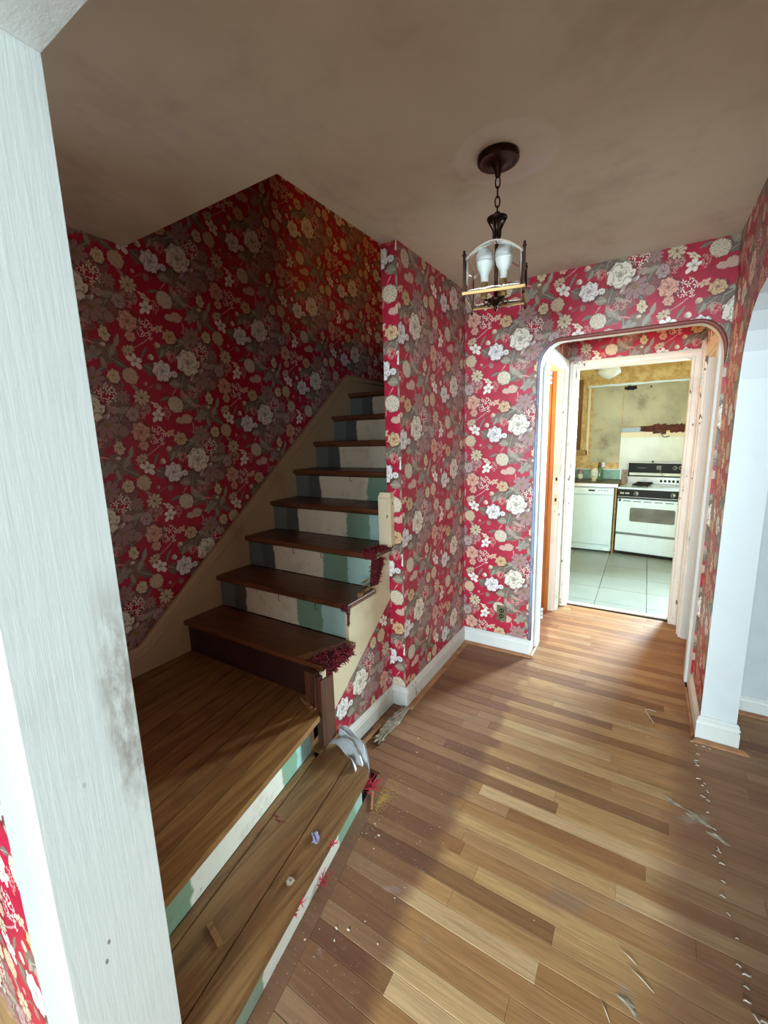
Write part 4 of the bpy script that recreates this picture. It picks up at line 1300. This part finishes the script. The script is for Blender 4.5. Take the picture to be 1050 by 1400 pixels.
# row of bent staples running from the column towards the viewer
src = None
sy = 2.36
rowpts = []
while sy > 1.16:
    rowpts.append((0.305 + (2.0 - sy) * 0.035 + random.uniform(-.012, .012), sy)); sy -= random.choice((0.018, 0.03, 0.045, 0.06, 0.075)) * random.uniform(.8, 1.2)
rowpts += [(0.36, 1.22), (0.345, 1.18), (0.33, 1.25), (0.31, 1.16), (0.30, 2.34), (0.33, 2.345), (0.352, 2.34)]
for (x, y) in rowpts:
    if src is None:
        o = src = MB().tube([(-.008, 0, 0), (-.003, .0012, .0030), (.003, -.0008, .0030), (.009, .0014, .0006)], 0.0021, 5).obj('bent_staple', [M['staple']])
    else:
        o = src.copy(); COL.objects.link(o)
    o.location = (x, y, 0.0016); o.rotation_euler = (0, 0, random.uniform(-1.3, 0.3)); s = random.uniform(.5, 1.2); o.scale = (s, s, 1)
    tag(o, 'bent pale staple in the line crossing the dark floor from the white column', 'staple', 'staples along the old carpet line')
# bent wire, splinters
mb = MB().tube([(-0.045, 0.05, 0.002), (-0.055, 0.075, 0.003), (-0.03, 0.085, 0.004), (0.015, 0.075, 0.003), (-0.02, 0.03, 0.003), (0.0, -0.06, 0.002)][2:], 0.0018, 6)
mb2 = MB().tube([(-0.035, 0.03, 0.003), (-0.04, 0.06, 0.004), (0.0, 0.07, 0.004)], 0.0018, 6)
mb = MB().tube([(0.012, -0.07, 0.002), (-0.025, 0.02, 0.003), (-0.028, 0.035, 0.004), (-0.01, 0.042, 0.004), (0.022, 0.044, 0.003)], 0.0019, 6)
o = mb.obj('bent_wire', [M['staple']]); o.location = (0.114, 2.50, 0)
tag(o, 'bent pale wire lying on the floor in front of the right wall', 'wire')
for k, (x, y, a, L, lab) in enumerate(((0.085, 1.165, -0.5, 0.075, 'long pale splinter lifted from a floor board near the grey smear'), (0.055, 1.205, -0.45, 0.05, 'short pale splinter beside the grey smear on the floor'),
                                     (0.005, 1.04, -1.0, 0.05, 'pale splinter on the floor at the lower edge of the view'))):
    mb = MB().tube([(-L / 2, 0, 0.001), (0, 0.001, 0.003), (L / 2, 0, 0.001)], [0.0005, 0.0018, 0.0005], 5)
    o = mb.obj('floor_splinter', [M['chip']]); o.location = (x, y, 0.0005); o.rotation_euler = (0, 0, a)
    tag(o, lab, 'splinter')
# dried glue blobs
for k, (x, y, s, lab) in enumerate(((0.19, 1.905, 1.0, 'ragged dried glue streak on the floor in front of the column, far end'), (0.27, 1.86, 1.5, 'largest ragged dried glue streak on the floor in front of the column'), (0.325, 1.80, 1.0, 'ragged dried glue streak on the floor nearest the staple line'), (0.058, 1.085, 0.8, 'small whitish glue blob on the floor at the grey smear'))):
    mb = MB()
    def gf(u, v, s=s, k=k):
        a = u * 2 * PI; rr = v * (1 + 0.35 * math.sin(3 * a + k) + 0.2 * math.sin(7 * a))
        return (0.032 * s * rr * math.cos(a), 0.012 * s * rr * math.sin(a), 0.0035 * (1 - v * v) + 0.0004 + 0.001 * math.sin(9 * a) * v * (1 - v))
    mb.grid(gf, 22, 5)
    o = mb.obj('glue_streak', [M['pad']], fix=False); o.location = (x, y, 0); o.rotation_euler = (0, 0, -0.55)
    tag(o, lab, 'glue')

# ------------------------------------------------------------------ pendant lantern
LX, LY = -0.494, 1.587
lan = empty('pendant_lantern', (LX, LY, H), math.radians(12), 'dark bronze pendant lantern with two bare white bulbs hanging from the hall ceiling', 'ceiling lamp')
def lp(mb, name, mats, parent=lan, fix=True):
    return mb.obj(name, [M[q] for q in (mats if isinstance(mats, list) else [mats])], parent, fix)
lp(MB().lathe([(0.0, 0.0), (0.067, 0.0), (0.0685, -0.004), (0.0685, -0.017), (0.065, -0.021), (0.058, -0.0205), (0.052, -0.019), (0.034, -0.024), (0.020, -0.031), (0.012, -0.042), (0.010, -0.054), (0.008, -0.064), (0.0, -0.067)], n=40), 'canopy', 'bronze')
zc = -0.064
for k in range(4):
    pts = []
    for i in range(16):
        a = 2 * PI * i / 16
        u, v = 0.0078 * math.cos(a), 0.018 * math.sin(a)
        pts.append((u, 0, zc - 0.016 + v) if k % 2 == 0 else (0, u, zc - 0.016 + v))
    lp(MB().tube(pts, 0.0023, 6, closed=True), 'chain_link', 'bronze')
    zc -= 0.0295
zb_ = -0.184
lp(MB().tube([(0.009 * math.cos(2 * PI * i / 14), 0, -0.178 + 0.009 * math.sin(2 * PI * i / 14)) for i in range(14)], 0.0025, 6, closed=True), 'hanging_loop', 'bronze')
lp(MB().lathe([(0.0, -0.183), (0.024, -0.184), (0.034, -0.188), (0.034, -0.193), (0.022, -0.199), (0.010, -0.208), (0.0075, -0.232), (0.011, -0.250), (0.012, -0.256), (0.0, -0.257)], n=24), 'crown_cup', 'bronze')
for k in range(6):
    a = 2 * PI * k / 6
    ca, sa = math.cos(a), math.sin(a)
    lp(MB().tube([(0.030 * ca, 0.030 * sa, -0.194), (0.023 * ca, 0.023 * sa, -0.207), (0.013 * ca, 0.013 * sa, -0.226), (0.012 * ca, 0.012 * sa, -0.252)], [0.003, 0.0032, 0.003, 0.0025], 6), 'crown_leaf', 'bronze')
lp(MB().tube([(0, 0, -0.255), (0, 0, -0.440)], 0.0065, 10), 'centre_stem', 'bronze')
hs = 0.096
ZT, ZB = -0.325, -0.446
for (sx_, sy_) in ((1, 1), (1, -1), (-1, 1), (-1, -1)):
    x, y = sx_ * hs, sy_ * hs
    cpst = MB().box(x - 0.004, x + 0.004, y - 0.004, y + 0.004, ZB - 0.012, ZT - 0.004, 0, 0.001)
    cpst.lathe([(0, ZT - 0.006), (0.006, ZT - 0.003), (0.0065, ZT + 0.002), (0.003, ZT + 0.006), (0.005, ZT + 0.010), (0.0, ZT + 0.016)], (x, y, 0), 10)
    cpst.lathe([(0, ZB - 0.024), (0.0045, ZB - 0.020), (0.0048, ZB - 0.015), (0.003, ZB - 0.011), (0, ZB - 0.010)], (x, y, 0), 10)
    lp(cpst, 'corner_post', 'bronze')
# open square rim: four bars
for (ax, sg) in (('x', -1), ('x', 1), ('y', -1), ('y', 1)):
    mb = MB()
    prof = [(0.0, 0.0), (0.007, 0.0), (0.007, 0.003), (0.0045, 0.006), (0.001, 0.009), (0.0, 0.009)]
    e = hs + 0.006
    if ax == 'x': poly = [(sg * (e - a), ZB - 0.004 + b_) for a, b_ in prof]; mb.prism(poly, 'x', -e, e)
    else: poly = [(sg * (e - a), ZB - 0.004 + b_) for a, b_ in prof]; mb.prism(poly, 'y', -e, e)
    lp(mb, 'rim_bar', 'brass' if (ax == 'y' and sg < 0) else 'brass_dull')  # front bar coloured as lit, other bars a duller copy
# four bent glass panes with arched tops
for rz in range(4):
    a = rz * PI / 2
    mb = MB()
    def gl(u, v):
        x = (u - 0.5) * 2 * (hs - 0.005)
        ztop = -0.338 + 0.046 * (1 - (2 * u - 1) ** 2)
        z = (ZB + 0.004) * (1 - v) + ztop * v
        yy = -(hs - 0.003)
        return (x * math.cos(a) - yy * math.sin(a), x * math.sin(a) + yy * math.cos(a), z)
    mb.grid(gl, 16, 12)
    o = lp(mb, 'glass_pane', 'glass', fix=False)
    sm_ = o.modifiers.new('thick', 'SOLIDIFY'); sm_.thickness = 0.003
    ed = []
    for i in range(17):
        g3 = gl(i / 16, 1.0); ed.append(g3)
    lp(MB().tube(ed, 0.0022, 6), 'bevelled_edge', 'glass_edge', o)
# lamp holders and bulbs
for k, (bx, by) in enumerate(((-0.040, 0.0), (0.026, -0.012), (0.012, 0.042))):
    holder = lp(MB().lathe([(0, -0.444), (0.013, -0.444), (0.014, -0.440), (0.0115, -0.436), (0.0115, -0.389), (0, -0.389)], (bx, by, 0), 16), 'candle_sleeve', 'brass_dull')
    lp(MB().tube([(0, 0, -0.446), (bx * 0.5, by * 0.5, -0.452), (bx, by, -0.444)], 0.0035, 6), 'socket_arm', 'bronze')
    if k < 2:
        bl = lp(MB().lathe([(0, -0.387), (0.0125, -0.387), (0.0128, -0.364), (0.016, -0.360), (0.025, -0.342), (0.0292, -0.326), (0.0296, -0.321)], (bx, by, 0), 24), 'bulb_base', 'bulb_base')
        lp(MB().lathe([(0.0296, -0.321), (0.030, -0.310), (0.0275, -0.296), (0.020, -0.285), (0.010, -0.280), (0.0, -0.279)], (bx, by, 0), 24), 'bulb_globe', 'bulb')
lp(MB().lathe([(0, -0.446), (0.030, -0.448), (0.026, -0.456), (0.014, -0.462), (0.010, -0.470), (0.006, -0.472), (0.0065, -0.480), (0.003, -0.488), (0, -0.490)], n=20), 'bottom_hub', 'bronze')
for k in range(6):
    a = 2 * PI * k / 6 + 0.3
    pts = []
    for i in range(11):
        t = i / 10 * 1.6 * PI
        rr = 0.034 + 0.008 * math.cos(t + PI); zz = -0.456 - 0.008 * math.sin(t)
        pts.append((rr * math.cos(a), rr * math.sin(a), zz))
    lp(MB().tube(pts, 0.0024, 6), 'scroll_hook', 'bronze')

# ------------------------------------------------------------------ wall outlet on the back wall
ot = empty('wall_outlet', (-0.800, YB, 0.272), 0, 'brass duplex wall outlet on the floral wall above the white baseboard', 'outlet')
pm = MB().box(-0.034, 0.034, -0.005, 0, -0.058, 0.058, 0, 0.002).obj('plate', [simple('tarnished_brass_plate', '8a8468', 0.4, 0.6, c2='5f5a46', nscale=30)], ot)
for zz in (0.021, -0.021):
    s_ = MB().lathe([(0, 0), (0.017, 0), (0.017, 0.003), (0, 0.003)], n=16)
    for v in s_.v: v.x, v.y, v.z = v.x, -0.005 - v.z, v.y * 0.85 + zz
    f_ = s_.obj('socket_face', [M['dark']], ot)
    MB().box(-0.008, -0.005, -0.0095, -0.008, zz - 0.004, zz + 0.006).box(0.005, 0.008, -0.0095, -0.008, zz - 0.004, zz + 0.006).obj('slot', [M['brass']], f_)

# ------------------------------------------------------------------ kitchen: wall boards left where the cabinets were
wk = bpy.data.objects['wall_kitchen_back']
def kp(mb, name, mat, label=None):
    o = mb.obj(name, [M[q] for q in (mat if isinstance(mat, list) else [mat])], wk)
    if label: o['label'] = label
    return o
def ragged(x0, x1, z0, z1, y0, y1, amp=0.008, n=14):
    pts = []
    for i in range(n): pts.append((x0 + (x1 - x0) * i / n, z0 + random.uniform(-amp, amp)))
    for i in range(n): pts.append((x1 + random.uniform(-amp, amp) * .3, z0 + (z1 - z0) * i / n))
    for i in range(n): pts.append((x1 - (x1 - x0) * i / n, z1 + random.uniform(-amp, amp)))
    for i in range(n): pts.append((x0 + random.uniform(-amp, amp), z1 - (z1 - z0) * i / n))
    return MB().prism(pts, 'y', y0, y1)
kp(ragged(-0.665, -0.312, 1.085, 2.075, KB - 0.014, KB, 0.010), 'wall_panel', 'drywall')
kp(ragged(-0.305, 0.95, 1.555, 2.080, KB - 0.014, KB, 0.005), 'wall_panel', 'drywall')
kp(MB().box(-0.722, -0.690, KB - 0.030, KB, 1.20, 2.085, 0, 0.003), 'batten', 'cream')
kp(ragged(-0.735, 0.95, 2.078, 2.104, KB - 0.018, KB, 0.004, 24), 'batten', 'appliance')
kp(MB().box(-0.862, -0.792, KB - 0.020, KB, 1.262, 2.19, 0, 0.003), 'timber_board', 'lath')
kp(MB().box(-0.880, -0.700, KB - 0.030, KB, 1.188, 1.258, 0, 0.004), 'timber_ledge', 'ledge')
kp(MB().box(-0.312, 0.95, KB - 0.010, KB, 1.00, 1.42, 0, 0.002), 'splash_sheet', 'splash')
kp(ragged(-0.312, -0.08, 0.84, 1.02, KB - 0.006, KB, 0.012), 'paper_patch', 'stone_paper')
kp(MB().box(-0.312, 0.0, KB - 0.016, KB, 1.485, 1.545, 0, 0.002), 'hood_rail', 'grey')
kp(ragged(-0.10, 0.95, 1.490, 1.555, KB - 0.017, KB, 0.010), 'torn_strip', 'rust')
kp(ragged(0.04, 0.18, 1.455, 1.580, KB - 0.026, KB - 0.016, 0.012, 8), 'torn_strip', 'rust')
kp(ragged(0.22, 0.40, 1.47, 1.57, KB - 0.026, KB - 0.016, 0.012, 8), 'torn_strip', 'rust')
kp(ragged(-0.312, 0.95, 1.418, 1.482, KB - 0.022, KB, 0.004, 24), 'hood_ledge', 'cream')
kp(ragged(-0.300, -0.17, 2.02, 2.062, KB - 0.020, KB - 0.0135, 0.010, 7), 'torn_hole', 'dark')
kp(ragged(-0.025, -0.005, 2.03, 2.05, KB - 0.018, KB - 0.0135, 0.003, 5), 'torn_hole', 'dark')
# loose wire from the hood opening
wr = MB().tube([(0.10, KB - 0.03, 1.50), (0.13, KB - 0.035, 1.46), (0.15, KB - 0.04, 1.425), (0.17, KB - 0.036, 1.41), (0.22, KB - 0.034, 1.425)], 0.006, 6)
tag(wr.obj('loose_cable', [M['grey']]), 'short grey cable dangling from the torn strip above the stove', 'cable')
ko = empty('wall_outlet', (-0.512, KB, 1.085), 0, 'white duplex outlet on the ochre kitchen wall above the counter', 'outlet')
MB().box(-0.034, 0.034, -0.006, 0, -0.058, 0.058, 0, 0.002).obj('plate', [M['appliance']], ko)
for zz in (0.021, -0.021):
    f_ = MB().box(-0.015, 0.015, -0.008, -0.006, zz - 0.014, zz + 0.014, 0, 0.001).obj('socket_face', [M['cream']], ko)
    MB().box(-0.008, -0.005, -0.009, -0.0079, zz - 0.004, zz + 0.006).box(0.005, 0.008, -0.009, -0.0079, zz - 0.004, zz + 0.006).obj('slot', [M['dark']], f_)

# ------------------------------------------------------------------ counter, dishwasher
CX1 = -0.276
ct = empty('kitchen_counter', (-1.0, 5.85, 0), 0, 'worn olive countertop with green backsplash over the dishwasher', 'counter')
def cpart(mb, name, mat):
    o = mb.obj(name, [M[q] for q in (mat if isinstance(mat, list) else [mat])]); o.parent = ct
    o.matrix_parent_inverse = Matrix.Translation((1.0, -5.85, 0)); return o
cpart(MB().box(-1.60, CX1, 5.825, KB, 0.835, 0.872, 0, 0.003), 'worktop', 'ctop')
cpart(MB().box(-1.60, CX1 + 0.002, 5.819, 5.826, 0.833, 0.874, 0, 0.002), 'front_edge', 'chrome')
cpart(MB().box(-1.60, CX1 - 0.014, KB - 0.022, KB - 0.001, 0.872, 0.995, 0, 0.002), 'backsplash', 'green')
cpart(MB().box(-1.60, CX1 - 0.002, KB - 0.026, KB - 0.001, 0.995, 1.006, 0, 0.002).box(CX1 - 0.0139, CX1 - 0.002, KB - 0.026, KB - 0.001, 0.872, 0.9949, 0, 0.001), 'backsplash_edge', 'appliance')
cpart(MB().box(-0.304, -0.284, 5.85, 6.42, 0.0, 0.834, 0, 0.002), 'end_panel', 'ledge')
cpart(MB().box(-1.60, -0.93, 5.86, 6.42, 0.0, 0.834, 0, 0.002), 'base_cabinet', 'cream')
dw = empty('dishwasher', (-0.617, 5.84, 0), 0, 'white built-in dishwasher under the counter left of the stove', 'dishwasher')
D0, D1 = -0.300, 0.303
MB().box(D0, D1, 0.012, 0.57, 0.03, 0.825).obj('body', [M['appliance2']], dw)
MB().box(D0, D1, -0.012, 0.012, 0.105, 0.733, 0, 0.004).obj('door', [M['appliance2']], dw)
dc = MB().box(D0, D1, -0.016, 0.012, 0.738, 0.818, 0, 0.004).obj('control_strip', [M['appliance']], dw)
MB().box(0.022, 0.095, -0.020, -0.014, 0.777, 0.797, 0, 0.002).obj('latch', [M['black']], dc)
for k in range(4): MB().box(0.13 + k * 0.03, 0.150 + k * 0.03, -0.018, -0.015, 0.782, 0.792, 0, 0.001).obj('button', [M['grey']], dc)
MB().box(D0, D1 - 0.02, 0.0, 0.012, 0.028, 0.100, 0, 0.003).obj('kick_plate', [M['appliance2']], dw)
MB().box(0.22, 0.29, -0.004, 0.0, 0.03, 0.075, 0, 0.002).obj('kick_foot', [M['appliance']], dw)

# ------------------------------------------------------------------ stove
sv = empty('gas_stove', (-0.272, 5.862, 0), -0.15, 'white gas stove with black control panels and a smoked oven window', 'stove')
W, D = 0.76, 0.56
def sv_(mb, name, mat, parent=None):
    return mb.obj(name, [M[q] for q in (mat if isinstance(mat, list) else [mat])], parent or sv)
sv_(MB().box(0.0, W, 0.02, D, 0.04, 0.825, 0, 0.003), 'body', 'appliance')
sv_(MB().box(0.02, W - 0.02, 0.04, D - 0.02, 0.0, 0.04), 'toe_base', 'dark')
sv_(MB().box(0.004, W - 0.004, -0.012, 0.02, 0.052, 0.258, 0, 0.006), 'drawer', 'appliance')
sv_(MB().box(0.0, W, -0.004, 0.022, 0.260, 0.283), 'drawer_gap_trim', 'grey')
od = sv_(MB().box(0.004, W - 0.004, -0.022, 0.02, 0.286, 0.700, 0, 0.008), 'oven_door', 'appliance')
wn = MB()
pts = []
for (cx, cz, a0) in ((0.60 - 0.02, 0.600 - 0.02, 0), (0.145 + 0.02, 0.600 - 0.02, PI / 2), (0.145 + 0.02, 0.432 + 0.02, PI), (0.60 - 0.02, 0.432 + 0.02, 1.5 * PI)):
    for k in range(5):
        a = a0 + k / 4 * PI / 2
        pts.append((cx + 0.02 * math.cos(a), cz + 0.02 * math.sin(a)))
sv_(wn.prism(pts, 'y', -0.0245, -0.020), 'oven_window', 'oven_glass', od)
for k in range(6): sv_(MB().box(0.065 + k * 0.108, 0.145 + k * 0.108, -0.0245, -0.021, 0.672, 0.680, 0, 0.001), 'vent_slot', 'dark', od)
sv_(MB().lathe([(0, 0), (0.012, 0), (0.012, 0.03), (0, 0.03)], (0.03, -0.02, 0.668), 12), 'handle_stub', 'dark', od)
cp_ = sv_(MB().box(0.0, W, -0.014, 0.022, 0.706, 0.812, 0, 0.004), 'control_panel', 'black')
sv_(MB().box(0.0, W, -0.018, -0.010, 0.722, 0.728, 0, 0.001), 'panel_trim', 'chrome', cp_)
for (kx, kind) in ((0.045, 0), (0.100, 0), (0.195, 1), (0.560, 1), (0.66, 1)):
    if kind:
        kb = MB().lathe([(0.0, 0.0), (0.026, 0.0), (0.026, 0.005), (0.019, 0.007), (0.017, 0.022), (0.0, 0.024)], n=20)
        for v in kb.v: v.x, v.y, v.z = kx + v.x, -0.014 - v.z, 0.768 + v.y
        ko_ = sv_(kb, 'burner_knob', 'chrome', cp_)
        sv_(MB().box(kx - 0.004, kx + 0.004, -0.046, -0.036, 0.746, 0.790, 0, 0.001), 'knob_grip', 'black', ko_)
    else:
        mb = MB()
        for i in range(3): mb.box(kx - 0.018 + i * 0.015, kx - 0.008 + i * 0.015, -0.0155, -0.0138, 0.758, 0.778)
        sv_(mb, 'panel_marking', 'chrome', cp_)
sv_(MB().box(-0.004, W + 0.004, -0.016, D - 0.05, 0.815, 0.838, 0, 0.006), 'cooktop', 'appliance')
gr = MB()
gx, gy, gz = 0.205, 0.30, 0.842
for k in range(2):
    cy_ = gy - 0.11 + k * 0.20
    ring = [(gx + 0.085 * math.cos(2 * PI * i / 20), cy_ + 0.08 * math.sin(2 * PI * i / 20), gz + 0.012) for i in range(20)]
    gr.tube(ring, 0.006, 6, closed=True)
    for i in range(4):
        a = PI / 4 + i * PI / 2
        gr.tube([(gx + 0.03 * math.cos(a), cy_ + 0.03 * math.sin(a), gz + 0.016), (gx + 0.11 * math.cos(a), cy_ + 0.10 * math.sin(a), gz + 0.016), (gx + 0.115 * math.cos(a), cy_ + 0.105 * math.sin(a), gz - 0.004)], 0.006, 6)
    gr.lathe([(0, -0.002), (0.035, -0.002), (0.035, 0.008), (0.02, 0.012), (0, 0.012)], (gx, cy_, gz), 16)
sv_(gr, 'burner_grate', 'iron')
sv_(MB().box(0.0, W, D - 0.075, D, 0.838, 0.925, 0, 0.004), 'back_ledge', 'chrome')
for k in range(5): sv_(MB().box(0.36 + k * 0.043, 0.385 + k * 0.043, D - 0.079, D - 0.073, 0.862, 0.892, 0, 0.001), 'vent_hole', 'dark')
bg = sv_(MB().box(0.0, W, D - 0.05, D + 0.01, 0.925, 1.095, 0, 0.004), 'backguard', 'black')
sv_(MB().box(0.015, W - 0.01, D - 0.056, D - 0.049, 0.938, 0.972, 0, 0.002), 'backguard_trim', 'splash', bg)
sv_(MB().box(0.0, W, D - 0.053, D + 0.012, 1.094, 1.101, 0, 0.001), 'top_trim', 'chrome', bg)
for k in range(4):
    g_ = MB().lathe([(0, 0), (0.024, 0), (0.024, 0.004), (0, 0.004)], n=16)
    for v in g_.v: v.x, v.y, v.z = 0.50 + k * 0.062 + v.x, D - 0.05 - v.z, 1.040 + v.y
    gd = sv_(g_, 'timer_dial', 'chrome', bg)
    sv_(MB().box(0.488 + k * 0.062, 0.512 + k * 0.062, D - 0.057, D - 0.0535, 1.028, 1.052, 0, 0.001), 'dial_face', 'black', gd)
sv_(MB().box(0.31, 0.36, D - 0.054, D - 0.049, 1.015, 1.065, 0, 0.002), 'clock_window', 'grey', bg)
sv_(MB().box(0.10, 0.19, D - 0.052, D - 0.0495, 1.030, 1.036), 'panel_marking', 'grey', bg)
sv_(MB().tube([(0.335, D - 0.06, 1.04), (0.36, D - 0.10, 0.99), (0.40, D - 0.12, 0.935), (0.41, D - 0.11, 0.925)], 0.004, 6), 'hanging_cord', 'scrap_wood', bg)
sv_(MB().lathe([(0, 0), (0.012, 0), (0.012, 0.02), (0, 0.022)], (0.26, D - 0.02, 1.100), 10), 'top_screw', 'dark', bg)

# ------------------------------------------------------------------ bottles on the counter
def on_counter(name, x, y, label):
    return empty(name, (x, y, 0.872), 0, label, 'bottle')
b1 = on_counter('soap_bottle', -0.735, 6.14, 'mauve soap bottle with white cap at the left end of the counter')
MB().lathe([(0, 0), (0.030, 0), (0.033, 0.006), (0.033, 0.105), (0.026, 0.130), (0.013, 0.142), (0.013, 0.150), (0, 0.150)], n=20).obj('body', [M['soap']], b1)
MB().lathe([(0.0335, 0.03), (0.0337, 0.031), (0.0337, 0.089), (0.0335, 0.09)], n=20).obj('label', [M['label_white']], b1)['label'] = 'pale paper label'
MB().lathe([(0, 0.148), (0.015, 0.148), (0.014, 0.172), (0, 0.173)], n=16).obj('cap', [M['appliance']], b1)
b2 = on_counter('jar', -0.567, 6.10, 'jar with white label standing in front of the green bottle')
MB().lathe([(0, 0), (0.030, 0), (0.032, 0.03), (0.043, 0.045), (0.045, 0.15), (0.040, 0.160), (0, 0.160)], n=20).obj('body', [M['cream']], b2)
MB().lathe([(0.0452, 0.055), (0.0462, 0.056), (0.0462, 0.145), (0.0452, 0.146)], n=20).obj('label', [M['label_white']], b2)['label'] = 'white paper label with small marks'
MB().lathe([(0, 0.160), (0.036, 0.160), (0.036, 0.172), (0, 0.174)], n=20).obj('lid', [M['cream']], b2)
b3 = on_counter('green_bottle', -0.520, 6.22, 'dark green bottle with brown neck behind the labelled jar')
MB().lathe([(0, 0), (0.040, 0), (0.042, 0.01), (0.042, 0.14), (0.030, 0.165), (0.018, 0.185), (0, 0.186)], n=20).obj('body', [M['jar_green']], b3)
MB().lathe([(0, 0.185), (0.017, 0.185), (0.020, 0.20), (0.017, 0.235), (0, 0.237)], n=16).obj('stopper', [M['lath']], b3)

# ------------------------------------------------------------------ kitchen ceiling lamp
kl = empty('kitchen_ceiling_lamp', (-0.41, 5.3, H), 0, 'white glass ceiling lamp seen at the top of the kitchen doorway', 'ceiling lamp')
MB().lathe([(0, 0), (0.05, 0), (0.05, -0.03), (0.012, -0.035), (0.012, -0.20), (0.06, -0.21), (0.06, -0.235), (0, -0.236)], n=24).obj('stem', [M['brass_dull']], kl)
MB().lathe([(0.062, -0.23), (0.085, -0.25), (0.115, -0.30), (0.112, -0.325), (0.06, -0.362), (0.015, -0.382), (0, -0.383)], n=8).obj('glass_shade', [M['bulb']], kl)
